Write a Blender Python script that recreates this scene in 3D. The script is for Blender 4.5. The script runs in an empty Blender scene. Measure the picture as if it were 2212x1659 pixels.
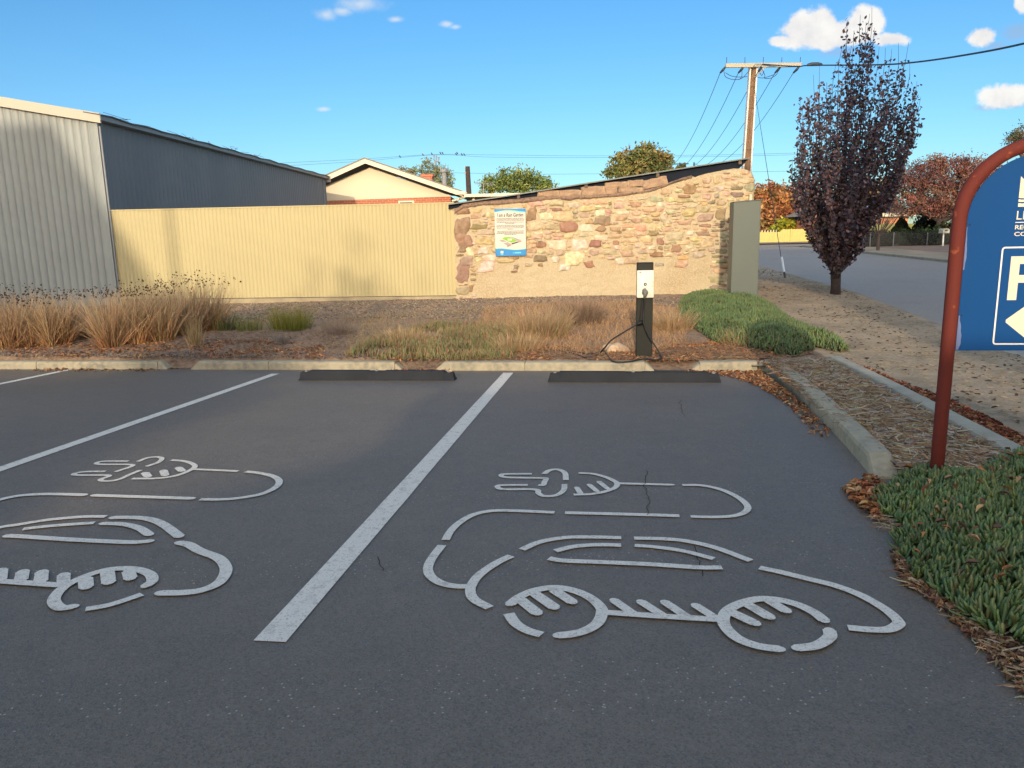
import bpy, math, random
import numpy as np
from mathutils import Vector, noise
random.seed(7); RNG=np.random.default_rng(11)
C=bpy.context.scene.collection
R=math.radians
# ---------------------------------------------------------------- camera model (measured from the photograph)
F=1640.0; PITCH=R(11.0); ROLL=R(1.18); H=1.30
Fw=Vector((0,math.cos(PITCH),-math.sin(PITCH))); R0=Vector((1,0,0)); U0=Vector((0,math.sin(PITCH),math.cos(PITCH)))
Rv=R0*math.cos(ROLL)-U0*math.sin(ROLL); Uv=U0*math.cos(ROLL)+R0*math.sin(ROLL)
def ray(px,py): return Fw+Rv*((px-1106)/F)-Uv*((py-829.5)/F)
def at(px,py,y):
    d=ray(px,py); t=y/d.y; return Vector((d.x*t,y,H+d.z*t))
def lotp(px,py,off=0.0):
    d=ray(px,py); t=(off-H)/(d.z+.028*d.y); return Vector((d.x*t,d.y*t,H+d.z*t))
def flatp(px,py,z):
    d=ray(px,py); t=(z-H)/d.z; return Vector((d.x*t,d.y*t,z))
TH=R(8); CT,ST=math.cos(TH),math.sin(TH)
def UV(x,y): return (x*CT-y*ST, x*ST+y*CT)
def XY(u,v): return (u*CT+v*ST, -u*ST+v*CT)
def zl(y): return -.028*y if y>-6 else .168
ZK=[(-400,.3),(-20,.3),(0,.07),(8.8,-.15),(15,.1),(45,.38),(70,.5),(900,.6)]
def zb(y):
    for (a,za),(b,zc) in zip(ZK,ZK[1:]):
        if y<=b: return za+(zc-za)*(y-a)/(b-a)
    return .6
def bedp(px,py,off=0.0):          # where a pixel's ray meets the garden level
    y=9.0
    for _ in range(30):
        z=zb(y)+off; d=ray(px,py); t=(z-H)/d.z; y=.5*y+.5*d.y*t
    return at(px,py,y)
# ---------------------------------------------------------------- materials
def nt(m): m.use_nodes=True; return m.node_tree.nodes,m.node_tree.links
def mat(name,c,rough=.8,c2=None,scale=8,fac=.5,bump=0,bscale=60,metal=0,tint=False,spec=.3,transl=0,c3=None,s3=2,detail=4,contrast=(.35,.65),stretch=None):
    m=bpy.data.materials.new(name); N,L=nt(m); b=N['Principled BSDF']
    b.inputs['Roughness'].default_value=rough; b.inputs['Metallic'].default_value=metal
    b.inputs['Specular IOR Level'].default_value=spec
    tc=N.new('ShaderNodeTexCoord'); vec=tc.outputs['Object']
    if stretch:
        mp=N.new('ShaderNodeMapping'); mp.inputs['Scale'].default_value=stretch; L.new(vec,mp.inputs[0]); vec=mp.outputs[0]
    col=None
    if tint:
        a=N.new('ShaderNodeAttribute'); a.attribute_name='tint'; col=a.outputs['Color']
    else:
        r=N.new('ShaderNodeRGB'); r.outputs[0].default_value=(*c,1); col=r.outputs[0]
    def layer(col,cc,sc,fc,con):
        n=N.new('ShaderNodeTexNoise'); n.inputs['Scale'].default_value=sc; n.inputs['Detail'].default_value=detail; L.new(vec,n.inputs['Vector'])
        mr=N.new('ShaderNodeMapRange'); mr.inputs[1].default_value=con[0]; mr.inputs[2].default_value=con[1]; mr.inputs[4].default_value=fc
        L.new(n.outputs[0],mr.inputs[0])
        x=N.new('ShaderNodeMix'); x.data_type='RGBA'; L.new(mr.outputs[0],x.inputs[0]); L.new(col,x.inputs[6])
        if tint:
            mu=N.new('ShaderNodeMix'); mu.data_type='RGBA'; mu.blend_type='MULTIPLY'; mu.inputs[0].default_value=1; L.new(col,mu.inputs[6]); mu.inputs[7].default_value=(*cc,1); L.new(mu.outputs[2],x.inputs[7])
        else: x.inputs[7].default_value=(*cc,1)
        return x.outputs[2]
    if c2: col=layer(col,c2,scale,fac,contrast)
    if c3: col=layer(col,c3,s3,fac,contrast)
    L.new(col,b.inputs['Base Color'])
    if bump:
        n=N.new('ShaderNodeTexNoise'); n.inputs['Scale'].default_value=bscale; n.inputs['Detail'].default_value=5; L.new(vec,n.inputs['Vector'])
        bp=N.new('ShaderNodeBump'); bp.inputs['Strength'].default_value=bump; bp.inputs['Distance'].default_value=.01; L.new(n.outputs[0],bp.inputs['Height']); L.new(bp.outputs[0],b.inputs['Normal'])
    if transl:
        t=N.new('ShaderNodeBsdfTranslucent'); L.new(col,t.inputs[0]); mx=N.new('ShaderNodeMixShader'); mx.inputs[0].default_value=transl
        L.new(b.outputs[0],mx.inputs[1]); L.new(t.outputs[0],mx.inputs[2]); L.new(mx.outputs[0],N['Material Output'].inputs[0])
    return m
def asphalt(name,base,warm,speck=1.0):
    m=bpy.data.materials.new(name); N,L=nt(m); b=N['Principled BSDF']; b.inputs['Roughness'].default_value=.55; b.inputs['Specular IOR Level'].default_value=.8
    tc=N.new('ShaderNodeTexCoord'); v=tc.outputs['Object']
    def noi(s,d=3,ro=.5):
        n=N.new('ShaderNodeTexNoise'); n.inputs['Scale'].default_value=s; n.inputs['Detail'].default_value=d; n.inputs['Roughness'].default_value=ro; L.new(v,n.inputs['Vector']); return n.outputs[0]
    def mr(s,a,c,o1=0,o2=1):
        k=N.new('ShaderNodeMapRange'); k.inputs[1].default_value=a; k.inputs[2].default_value=c; k.inputs[3].default_value=o1; k.inputs[4].default_value=o2; L.new(s,k.inputs[0]); return k.outputs[0]
    def mix(f,a,c):
        x=N.new('ShaderNodeMix'); x.data_type='RGBA'; L.new(f,x.inputs[0])
        for s,i in ((a,6),(c,7)):
            if isinstance(s,tuple): x.inputs[i].default_value=(*s,1)
            else: L.new(s,x.inputs[i])
        return x.outputs[2]
    col=mix(mr(noi(.7,6,.65),.4,.62),base,warm)
    col=mix(mr(noi(.35,8,.75),.52,.60,0,.35),col,tuple(x*.66 for x in base))
    col=mix(mr(noi(2.6,7,.8),.58,.68,0,.5),col,tuple(x*.6 for x in base))
    col=mix(mr(noi(9,4,.7),.35,.75,0,.45),col,tuple(x*.62 for x in base))
    col=mix(mr(noi(48,4,.8),.5,.72,0,.4),col,tuple(x*1.5 for x in base))
    col=mix(mr(noi(34,4,.8),.54,.74,0,.45),col,tuple(x*.5 for x in base))
    vo=N.new('ShaderNodeTexVoronoi'); vo.inputs['Scale'].default_value=185; L.new(v,vo.inputs['Vector'])
    sp=N.new('ShaderNodeSeparateColor'); L.new(vo.outputs['Color'],sp.inputs[0])
    col=mix(mr(sp.outputs[0],.5,1,0,.38*speck),col,(.22,.21,.2))
    col=mix(mr(sp.outputs[1],.6,1,0,.6),col,(.03,.03,.032))
    vo2=N.new('ShaderNodeTexVoronoi'); vo2.inputs['Scale'].default_value=36; L.new(v,vo2.inputs['Vector'])
    s2=N.new('ShaderNodeSeparateColor'); L.new(vo2.outputs['Color'],s2.inputs[0])
    dot=N.new('ShaderNodeMath'); dot.operation='LESS_THAN'; L.new(vo2.outputs['Distance'],dot.inputs[0]); dot.inputs[1].default_value=.13
    g=N.new('ShaderNodeMath'); g.operation='GREATER_THAN'; L.new(s2.outputs[2],g.inputs[0]); g.inputs[1].default_value=.78
    mm=N.new('ShaderNodeMath'); mm.operation='MULTIPLY'; L.new(dot.outputs[0],mm.inputs[0]); L.new(g.outputs[0],mm.inputs[1])
    mm2=N.new('ShaderNodeMath'); mm2.operation='MULTIPLY'; L.new(mm.outputs[0],mm2.inputs[0]); mm2.inputs[1].default_value=.8*speck
    col=mix(mm2.outputs[0],col,(.42,.39,.34)); L.new(col,b.inputs['Base Color'])
    bp=N.new('ShaderNodeBump'); bp.inputs['Strength'].default_value=.4; bp.inputs['Distance'].default_value=.005; L.new(vo.outputs['Distance'],bp.inputs['Height'])
    L.new(bp.outputs[0],b.inputs['Normal']); return m
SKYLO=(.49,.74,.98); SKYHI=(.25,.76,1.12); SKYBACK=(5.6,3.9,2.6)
M={}
M['asphalt']=asphalt('asphalt',(.143,.116,.087),(.178,.143,.106))
M['road']=asphalt('road_asphalt',(.36,.285,.21),(.38,.30,.22),.6)
M['paint']=mat('line_paint',(.76,.73,.67),.75,(.46,.43,.39),22,.6,.6,140,c3=(.15,.13,.115),s3=110,contrast=(.55,.70),detail=6)
M['kerb']=mat('kerb_concrete',(.37,.35,.27),.9,(.20,.20,.165),4,.8,.6,90,c3=(.44,.385,.28),s3=17)
M['okerb']=mat('edging_concrete',(.40,.38,.31),.9,(.28,.27,.23),4,.7,.4,90)
M['rubber']=mat('black_rubber',(.020,.024,.032),.85,(.03,.035,.045),6,.6,.3,120)
M['soil']=mat('garden_soil',(.27,.175,.12),.95,(.15,.105,.08),5,.9,.9,35,c3=(.36,.26,.18),s3=19)
M['gravel']=mat('blue_gravel',(.28,.225,.18),.9,(.13,.105,.09),55,.9,1.0,60,c3=(.36,.24,.165),s3=3)
M['verge']=mat('verge_dirt',(.34,.275,.195),.95,(.19,.155,.115),7,.9,1.0,40,c3=(.42,.33,.235),s3=1.2)
M['farverge']=mat('far_verge_dirt',(.30,.20,.15),.95,(.2,.16,.13),1.2,.8,.3,20)
M['ground']=mat('dry_ground',(.2,.17,.11),.95,(.12,.12,.07),.3,.8)
M['fence']=mat('cream_fence_paint',(.478,.425,.240),.55,(.44,.39,.225),.8,.5,.12,40,spec=.4)
M['plinth']=mat('plinth_concrete',(.42,.36,.24),.9,(.26,.22,.16),4,.7,.5,60)
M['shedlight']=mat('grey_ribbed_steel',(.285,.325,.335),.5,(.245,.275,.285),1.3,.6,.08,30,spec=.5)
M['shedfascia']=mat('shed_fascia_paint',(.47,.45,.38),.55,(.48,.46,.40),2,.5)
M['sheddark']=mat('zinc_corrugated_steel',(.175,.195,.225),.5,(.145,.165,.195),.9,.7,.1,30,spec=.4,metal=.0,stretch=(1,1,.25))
M['roofdark']=mat('weathered_roof_steel',(.09,.11,.14),.55,(.15,.14,.13),3,.6)
M['gutter']=mat('gutter_steel',(.25,.27,.30),.4,(.18,.19,.2),5,.5)
M['cream']=mat('cream_weatherboard',(.62,.56,.44),.7,(.53,.47,.37),3,.4,.2,20,c3=(.45,.38,.3),s3=30,contrast=(.62,.75),stretch=(6,1,.7))
M['creamtrim']=mat('cream_trim_paint',(.66,.61,.49),.6,(.66,.6,.46),4,.4)
M['tileroof']=mat('grey_roof_sheet',(.2,.2,.21),.6,(.14,.14,.15),2,.6)
def brick(name,c1,c2,mo,sc):
    m=bpy.data.materials.new(name); N,L=nt(m); b=N['Principled BSDF']; b.inputs['Roughness'].default_value=.9
    tc=N.new('ShaderNodeTexCoord'); mp=N.new('ShaderNodeMapping'); mp.inputs['Rotation'].default_value=(R(90),0,0); L.new(tc.outputs['Object'],mp.inputs[0])
    t=N.new('ShaderNodeTexBrick'); t.inputs['Scale'].default_value=sc; t.inputs['Color1'].default_value=(*c1,1); t.inputs['Color2'].default_value=(*c2,1); t.inputs['Mortar'].default_value=(*mo,1)
    t.inputs['Mortar Size'].default_value=.012; t.inputs['Brick Width'].default_value=.46; t.inputs['Row Height'].default_value=.17; L.new(mp.outputs[0],t.inputs[0]); L.new(t.outputs[0],b.inputs['Base Color']); return m
M['brick']=brick('red_brick',(.42,.13,.07),(.34,.10,.06),(.5,.36,.25),2)
M['farbrick']=brick('orange_brick',(.55,.22,.10),(.42,.14,.07),(.5,.4,.25),2)
M['stone']=mat('rubble_stone',(1,1,1),.9,(.72,.66,.60),14,.8,.9,45,tint=True)
M['mortar']=mat('lime_mortar',(.485,.415,.275),.95,(.42,.33,.20),1.1,.8,.9,38,c3=(.55,.48,.36),s3=34,contrast=(.42,.66),detail=8)
M['mud']=mat('mud_capping',(.23,.15,.115),.95,(.14,.10,.085),9,.9,1,40,c3=(.32,.23,.17),s3=25)
M['soffit']=mat('shaded_roof_underside',(.012,.018,.032),.7,(.02,.028,.045),3,.5,spec=.1)  # near-black tone carries the shade under the roofs
M['sheet']=mat('roof_sheet_edge',(.20,.235,.24),.5,(.14,.16,.17),6,.5)
M['bracket']=mat('old_timber',(.17,.13,.11),.8,(.1,.08,.07),9,.7)
M['cabinet']=mat('grey_green_enamel',(.088,.116,.108),.5,(.083,.109,.101),3,.4,.06,200,spec=.45)
M['chblack']=mat('charger_black',(.014,.017,.016),.5,(.022,.025,.022),6,.5,spec=.2)
M['chwhite']=mat('charger_white',(.82,.80,.70),.4,(.76,.74,.66),2,.3)
M['chgrey']=mat('charger_grey',(.16,.17,.16),.4)
M['cable']=mat('cable_rubber',(.02,.022,.028),.55,(.035,.035,.04),30,.5)
M['red']=mat('logo_red',(.6,.05,.03),.5)
M['ink']=mat('sign_ink',(.02,.022,.03),.6)
M['inkgrey']=mat('sign_fine_print',(.13,.135,.14),.7)
M['signwhite']=mat('sign_white',(.62,.62,.57),.45,(.59,.58,.54),3,.4)
M['signblue']=mat('sign_wave_blue',(.02,.25,.62),.4,(.015,.22,.57),3,.4)
M['wavegreen']=mat('sign_wave_green',(.35,.62,.32),.5)
M['wavecyan']=mat('sign_wave_cyan',(.12,.55,.78),.5)
M['dgreen']=mat('diagram_green',(.22,.48,.05),.6,(.3,.58,.08),30,.7)
M['dgrey']=mat('diagram_grey',(.36,.34,.36),.6)
M['dbrown']=mat('diagram_brown',(.45,.24,.18),.6)
M['dlight']=mat('diagram_light',(.55,.53,.5),.6)
M['ddark']=mat('diagram_dark',(.07,.04,.04),.6)
M['postred']=mat('rust_red_paint',(.150,.032,.025),.75,(.125,.028,.021),4,.6,.08,60,spec=.2,c3=(.42,.12,.05),s3=13,contrast=(.66,.72))
M['panelblue']=mat('blue_sign_sheet',(.004,.068,.25),.6,(.006,.078,.28),2,.5,spec=.15)
M['lettering']=mat('cream_lettering',(.80,.77,.62),.5)
M['white']=mat('white_line',(.85,.86,.86),.5)
M['fade']=mat('faded_sign_edge',(.16,.22,.42),.6,(.10,.16,.38),6,.7)
M['steel']=mat('stobie_steel',(.62,.63,.62),.45,(.5,.5,.5),3,.5,metal=.2)
M['concretep']=mat('stained_pole_concrete',(.22,.135,.085),.9,(.12,.08,.055),4,.8,.5,40,stretch=(3,3,.6))
M['arm']=mat('pale_crossarm',(.36,.34,.27),.7,(.4,.38,.3),8,.5)
M['wire']=mat('dark_wire',(.03,.045,.06),.5)
M['leaf']=mat('leaf',(1,1,1),.55,(.6,.6,.6),3,.6,tint=True,transl=.25)
M['purple']=mat('purple_leaf',(1,1,1),.5,(.6,.6,.6),5,.6,tint=True,transl=.12,spec=.4)
M['dry']=mat('dry_blade',(1,1,1),.8,(.7,.7,.7),3,.5,tint=True,transl=.2)
M['succ']=mat('succulent_leaf',(1,1,1),.42,(.75,.75,.75),20,.5,tint=True,transl=.08,spec=.45)
M['bark']=mat('bark',(.12,.09,.08),.9,(.07,.055,.05),12,.8,.7,40,stretch=(1,1,.3))
M['darkbark']=mat('dark_bark',(.06,.045,.045),.9,(.035,.03,.03),12,.8,.6,40)
M['limefence']=mat('lime_fence_paint',(.50,.46,.16),.6,(.42,.4,.15),2,.4)
M['paling']=mat('far_gate_paint',(.6,.55,.4),.7)
M['mesh']=mat('dark_mesh_fence',(.018,.022,.02),.7,(.03,.035,.04),3,.6)
_N,_L=M['mesh'].node_tree.nodes,M['mesh'].node_tree.links; _t=_N.new('ShaderNodeBsdfTransparent'); _x=_N.new('ShaderNodeMixShader'); _x.inputs[0].default_value=.45; _L.new(_t.outputs[0],_x.inputs[1]); _L.new(_N['Principled BSDF'].outputs[0],_x.inputs[2]); _L.new(_x.outputs[0],_N['Material Output'].inputs[0])
M['mailbox']=mat('mailbox_paint',(.5,.5,.42),.6,(.35,.33,.28),8,.7)
M['rock']=mat('pale_rock',(.62,.5,.36),.9,(.45,.30,.2),7,.8,.7,30)
M['bird']=mat('bird_dark',(.03,.035,.05),.7)
M['glass']=mat('dark_glass',(.03,.035,.04),.15)
M['crack']=mat('crack_dark',(.018,.018,.018),.95)  # flat dark tone of the crack lines
# ---------------------------------------------------------------- object helpers
def tag(o,label=None,cat=None,group=None,kind=None):
    if label:o['label']=label
    if cat:o['category']=cat
    if group:o['group']=group
    if kind:o['kind']=kind
    return o
def link(name,me,m,parent=None,**k):
    o=bpy.data.objects.new(name,me); C.objects.link(o)
    if m is not None and not me.materials: me.materials.append(M[m] if isinstance(m,str) else m)
    if parent is not None: o.parent=parent
    tag(o,**k); return o
def empty(name,loc=(0,0,0),rz=0,**k):
    o=bpy.data.objects.new(name,None); C.objects.link(o); o.location=loc; o.rotation_euler=(0,0,rz); o.empty_display_size=.2; tag(o,**k); return o
def place(o,loc):                     # put an origin at loc without moving the geometry
    loc=Vector(loc); o.data.transform(__import__('mathutils').Matrix.Translation(-loc)); o.location=loc; return o
class MB:
    def __init__(s): s.v=[]; s.f=[]; s.c=[]; s.col=(1,1,1)
    def add(s,vs,fs):
        n=len(s.v); s.v+=[tuple(p) for p in vs]; s.f+=[tuple(i+n for i in f) for f in fs]; s.c+=[s.col]*len(vs)
    def box(s,a,b,bev=0):
        (x0,y0,z0),(x1,y1,z1)=a,b
        if bev<=0:
            s.add([(x0,y0,z0),(x1,y0,z0),(x1,y1,z0),(x0,y1,z0),(x0,y0,z1),(x1,y0,z1),(x1,y1,z1),(x0,y1,z1)],
                  [(0,3,2,1),(4,5,6,7),(0,1,5,4),(1,2,6,5),(2,3,7,6),(3,0,4,7)])
        else:      # chamfered: rings stacked in z with chamfered corners
            e=bev
            def ring(i,z): return [(x0+i+e,y0+i,z),(x1-i-e,y0+i,z),(x1-i,y0+i+e,z),(x1-i,y1-i-e,z),(x1-i-e,y1-i,z),(x0+i+e,y1-i,z),(x0+i,y1-i-e,z),(x0+i,y0+i+e,z)]
            rs=ring(e*.6,z0)+ring(0,z0+e)+ring(0,z1-e)+ring(e*.6,z1)
            fs=[tuple(range(7,-1,-1)),tuple(range(24,32))]
            for k in range(3):
                for i in range(8): j=(i+1)%8; fs.append((8*k+i,8*k+j,8*k+8+j,8*k+8+i))
            s.add(rs,fs)
    def prism(s,poly,y0,y1):     # poly in (x,z), extruded along y
        n=len(poly); s.add([(x,y0,z) for x,z in poly]+[(x,y1,z) for x,z in poly],
            [tuple(range(n)),tuple(range(2*n-1,n-1,-1))]+[(i,i+n,(i+1)%n+n,(i+1)%n) for i in range(n)])
    def tube(s,pts,rad,n=8,caps=True):
        pts=[Vector(p) for p in pts]; m=len(pts)
        if not hasattr(rad,'__len__'): rad=[rad]*m
        vs=[];fs=[]; a=None
        for i,p in enumerate(pts):
            t=(pts[min(i+1,m-1)]-pts[max(i-1,0)]).normalized()
            if a is None: a=t.cross(Vector((0,0,1)) if abs(t.z)<.93 else Vector((0,1,0))).normalized()
            else:
                a=a-t*a.dot(t); a=a.normalized() if a.length>1e-5 else t.orthogonal().normalized()
            b=t.cross(a)
            for k in range(n):
                an=2*math.pi*k/n; vs.append(p+(a*math.cos(an)+b*math.sin(an))*rad[i])
        for i in range(m-1):
            for k in range(n):
                j=(k+1)%n; fs.append((i*n+k,i*n+j,(i+1)*n+j,(i+1)*n+k))
        if caps: fs+= [tuple(range(n-1,-1,-1)),tuple(range((m-1)*n,m*n))]
        s.add(vs,fs)
    def lathe(s,prof,c,axis='z',n=16):   # prof: (r,h)
        vs=[];fs=[]
        for r,h in prof:
            for k in range(n):
                a=2*math.pi*k/n; q=(r*math.cos(a),r*math.sin(a),h)
                if axis=='y': q=(q[0],h,q[1])
                if axis=='x': q=(h,q[0],q[1])
                vs.append((c[0]+q[0],c[1]+q[1],c[2]+q[2]))
        for i in range(len(prof)-1):
            for k in range(n): j=(k+1)%n; fs.append((i*n+k,i*n+j,(i+1)*n+j,(i+1)*n+k))
        fs+=[tuple(range(n-1,-1,-1)),tuple(range((len(prof)-1)*n,len(prof)*n))]
        s.add(vs,fs)
    def mesh(s,name,smooth=False):
        me=bpy.data.meshes.new(name); me.from_pydata(s.v,[],s.f)
        if any(c!=(1,1,1) for c in s.c):
            a=me.color_attributes.new('tint','FLOAT_COLOR','POINT'); a.data.foreach_set('color',np.c_[np.array(s.c),np.ones(len(s.c))].astype('f').ravel())
        if smooth: me.polygons.foreach_set('use_smooth',[True]*len(me.polygons))
        me.update(); return me
    def build(s,name,m,parent=None,smooth=False,**k): return link(name,s.mesh(name,smooth),m,parent,**k)
def npmesh(name,V,Fa,tint=None,smooth=False):
    V=np.asarray(V,'f').reshape(-1,3); Fa=np.asarray(Fa,'i'); k=Fa.shape[1]
    me=bpy.data.meshes.new(name); me.vertices.add(len(V)); me.vertices.foreach_set('co',V.ravel())
    me.loops.add(Fa.size); me.loops.foreach_set('vertex_index',Fa.ravel())
    me.polygons.add(len(Fa)); me.polygons.foreach_set('loop_start',np.arange(0,Fa.size,k,dtype='i')); me.polygons.foreach_set('loop_total',np.full(len(Fa),k,'i'))
    if smooth: me.polygons.foreach_set('use_smooth',np.ones(len(Fa),bool))
    if tint is not None:
        a=me.color_attributes.new('tint','FLOAT_COLOR','POINT'); t=np.ones((len(V),4),'f'); t[:,:3]=tint; a.data.foreach_set('color',t.ravel())
    me.update(calc_edges=True); me.validate(); return me
def cat(parts):                  # join (V,F,T) triples
    V=[];Fa=[];T=[];n=0
    for v,f,t in parts:
        v=np.asarray(v).reshape(-1,3); V.append(v); Fa.append(np.asarray(f)+n); T.append(np.broadcast_to(np.asarray(t),(len(v),3))); n+=len(v)
    return np.concatenate(V),np.concatenate(Fa),np.concatenate(T)
def grid(name,us,vs,zf,m,uvspace=True,smooth=True,**k):
    V=[]
    for v in vs:
        for u in us:
            x,y=XY(u,v) if uvspace else (u,v); V.append((x,y,zf(x,y,u,v)))
    nu=len(us); Fa=[(j*nu+i,j*nu+i+1,(j+1)*nu+i+1,(j+1)*nu+i) for j in range(len(vs)-1) for i in range(nu-1)]
    return link(name,npmesh(name,V,Fa,smooth=smooth),m,None,**k)
def lin(a,b,n): return [a+(b-a)*i/(n-1) for i in range(n)]
def catmull(pts,sub=6):
    pts=[Vector(p) for p in pts]; P=[2*pts[0]-pts[1]]+pts+[2*pts[-1]-pts[-2]]; out=[]
    for i in range(1,len(P)-2):
        for k in range(sub):
            t=k/sub; a,b,c,d=P[i-1:i+3]
            out.append(.5*((2*b)+(c-a)*t+(2*a-5*b+4*c-d)*t*t+(-a+3*b-3*c+d)*t**3))
    out.append(pts[-1]); return out
def inpoly(x,y,P):
    r=False; n=len(P)
    for i in range(n):
        (x1,y1),(x2,y2)=P[i],P[i-1]
        if (y1>y)!=(y2>y) and x<(x2-x1)*(y-y1)/(y2-y1)+x1: r=not r
    return r
def scatter(P,n,zf=None,clump=0,seed=0):
    """n random points inside polygon P (x,y), optionally clumped by noise"""
    rr=random.Random(seed); xs=[p[0] for p in P]; ys=[p[1] for p in P]; out=[]; tries=0
    while len(out)<n and tries<n*60:
        tries+=1; x=rr.uniform(min(xs),max(xs)); y=rr.uniform(min(ys),max(ys))
        if inpoly(x,y,P):
            if clump and noise.noise(Vector((x*clump,y*clump,seed*3.1)))+rr.uniform(-.35,.35)<0: continue
            out.append((x,y,(zf(x,y) if zf else zb(y))))
    return np.array(out)
def gtop(x,y):
    """top of whatever ground sheet lies at x,y"""
    u,v=UV(x,y)
    if v<4.7 and 1.25<u<1.85:
        k=(u-1.25)/.6; k=k*k*(3-2*k); return zl(y)+(zb(y)+bn(x,y)-zl(y))*k
    if u<1.6 and v<kv(u)+.02: return zl(y)
    return zb(y)+bn(x,y)
KV=[(-60,8.95),(-14,8.84),(-5.65,8.80),(-2.6,8.71),(.42,8.65),(.84,8.65),(1.6,8.69),(2.4,8.8),(60,8.8)]
def kv(u):
    for (a,za),(b,zc) in zip(KV,KV[1:]):
        if u<=b: return za+(zc-za)*(u-a)/(b-a)
    return 8.8
def bn(x,y): return .018*noise.noise(Vector((x*1.3,y*1.3,0)))+.008*noise.noise(Vector((x*6,y*6,4)))
def pal(cols,n,var=.15,rng=RNG):
    c=np.array(cols)[rng.integers(0,len(cols),n)]; return c*(1+rng.uniform(-var,var,(n,1)))*(1+rng.uniform(-var*.4,var*.4,(n,3)))
def blades(P,h,w,lean,curve,tint,seg=3,rng=RNG,az=None,tiptint=None):
    """P (n,3) bases; h,w,lean,curve arrays/scalars; returns V,F,T"""
    n=len(P); h=np.broadcast_to(h,n)*1.0; w=np.broadcast_to(w,n); lean=np.broadcast_to(lean,n); curve=np.broadcast_to(curve,n)
    az=rng.uniform(0,2*np.pi,n) if az is None else az; d=np.c_[np.cos(az),np.sin(az),0*az]; fa=rng.uniform(0,2*np.pi,n); s=np.c_[np.cos(fa),np.sin(fa),0*fa]
    V=np.zeros((n,2*(seg+1),3)); T=np.zeros((n,2*(seg+1),3)); ang=lean.copy() if hasattr(lean,'copy') else lean
    p=P.copy().astype(float)
    for i in range(seg+1):
        t=i/seg; ww=(w*(1-t**1.6)*.5+.0006)[:,None]
        V[:,2*i]=p-s*ww; V[:,2*i+1]=p+s*ww; tt=tint if tiptint is None else tint*(1-t)+tiptint*t; T[:,2*i]=tt; T[:,2*i+1]=tt
        a=lean+curve*t; p=p+(d*np.sin(a)[:,None]+np.array([0,0,1.])*np.cos(a)[:,None])*(h/seg)[:,None]
    b=np.arange(n)[:,None]*2*(seg+1); Fa=np.concatenate([b+np.array([2*i,2*i+1,2*i+3,2*i+2]) for i in range(seg)])
    return V.reshape(-1,3),Fa,T.reshape(-1,3)
def rotm(n,rng=RNG,tilt=None):
    """random rotation matrices; tilt limits how far from flat"""
    if tilt is None:
        q=rng.normal(size=(n,4)); q/=np.linalg.norm(q,axis=1)[:,None]; w,x,y,z=q.T
        return np.stack([np.stack([1-2*(y*y+z*z),2*(x*y-z*w),2*(x*z+y*w)],-1),np.stack([2*(x*y+z*w),1-2*(x*x+z*z),2*(y*z-x*w)],-1),np.stack([2*(x*z-y*w),2*(y*z+x*w),1-2*(x*x+y*y)],-1)],1)
    a=rng.uniform(0,2*np.pi,n); b=rng.normal(0,tilt,n); c=rng.normal(0,tilt,n)
    ca,sa,cb,sb,cc,sc=np.cos(a),np.sin(a),np.cos(b),np.sin(b),np.cos(c),np.sin(c); o=0*a; i1=o+1
    Z=np.stack([np.stack([ca,-sa,o],-1),np.stack([sa,ca,o],-1),np.stack([o,o,i1],-1)],1)
    X=np.stack([np.stack([i1,o,o],-1),np.stack([o,cb,-sb],-1),np.stack([o,sb,cb],-1)],1)
    Y=np.stack([np.stack([cc,o,sc],-1),np.stack([o,i1,o],-1),np.stack([-sc,o,cc],-1)],1)
    return Z@X@Y
LEAF_V=np.array([(0,-.5,0),(-.26,-.18,.05),(.26,-.18,.05),(0,-.15,-.03),(-.22,.2,.04),(.22,.2,.04),(0,.2,-.04),(0,.55,-.10)])
LEAF_F=np.array([(0,3,1,1),(0,2,3,3),(1,3,6,4),(3,2,5,6),(4,6,7,7),(6,5,7,7)])
def leaves(P,size,tint,rng=RNG,tilt=None,curl=1.0,aspect=1.0):
    n=len(P); lv=LEAF_V*np.array([aspect,1,curl]); Rm=rotm(n,rng,tilt); size=np.broadcast_to(size,n)
    V=np.einsum('nij,kj->nki',Rm,lv)*size[:,None,None]+P[:,None,:]
    # as triangles
    tri=np.array([(0,3,1),(0,2,3),(1,3,6),(1,6,4),(3,2,5),(3,5,6),(4,6,7),(6,5,7)])
    Fa=(np.arange(n)[:,None,None]*8+tri[None]).reshape(-1,3); T=np.repeat(tint,8,0) if len(np.shape(tint))==2 else tint
    return V.reshape(-1,3),Fa,T
# ================================================================ SETTING
LOTU0,LOTV0=-40,-30
us=[-40,-20,-10,-5,0,1.62]; vs=[-30,-6.0,0,4,8.96]
o=grid('parking_lot',us,vs,lambda x,y,u,v:zl(y),'asphalt',smooth=False,kind='structure'); LOT=o
# base ground, reaching the horizon, lying under every other sheet
gu=[-600,-200,-60,-25,0,25,60,200,600]; gv=[-300,-60,-25,0,10,20,45,60,80,150,400,900]
grid('ground',gu,gv,lambda x,y,u,v: zb(y)-(.35 if y<62 and abs(u)<40 else .02),'ground',kind='structure')
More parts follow.
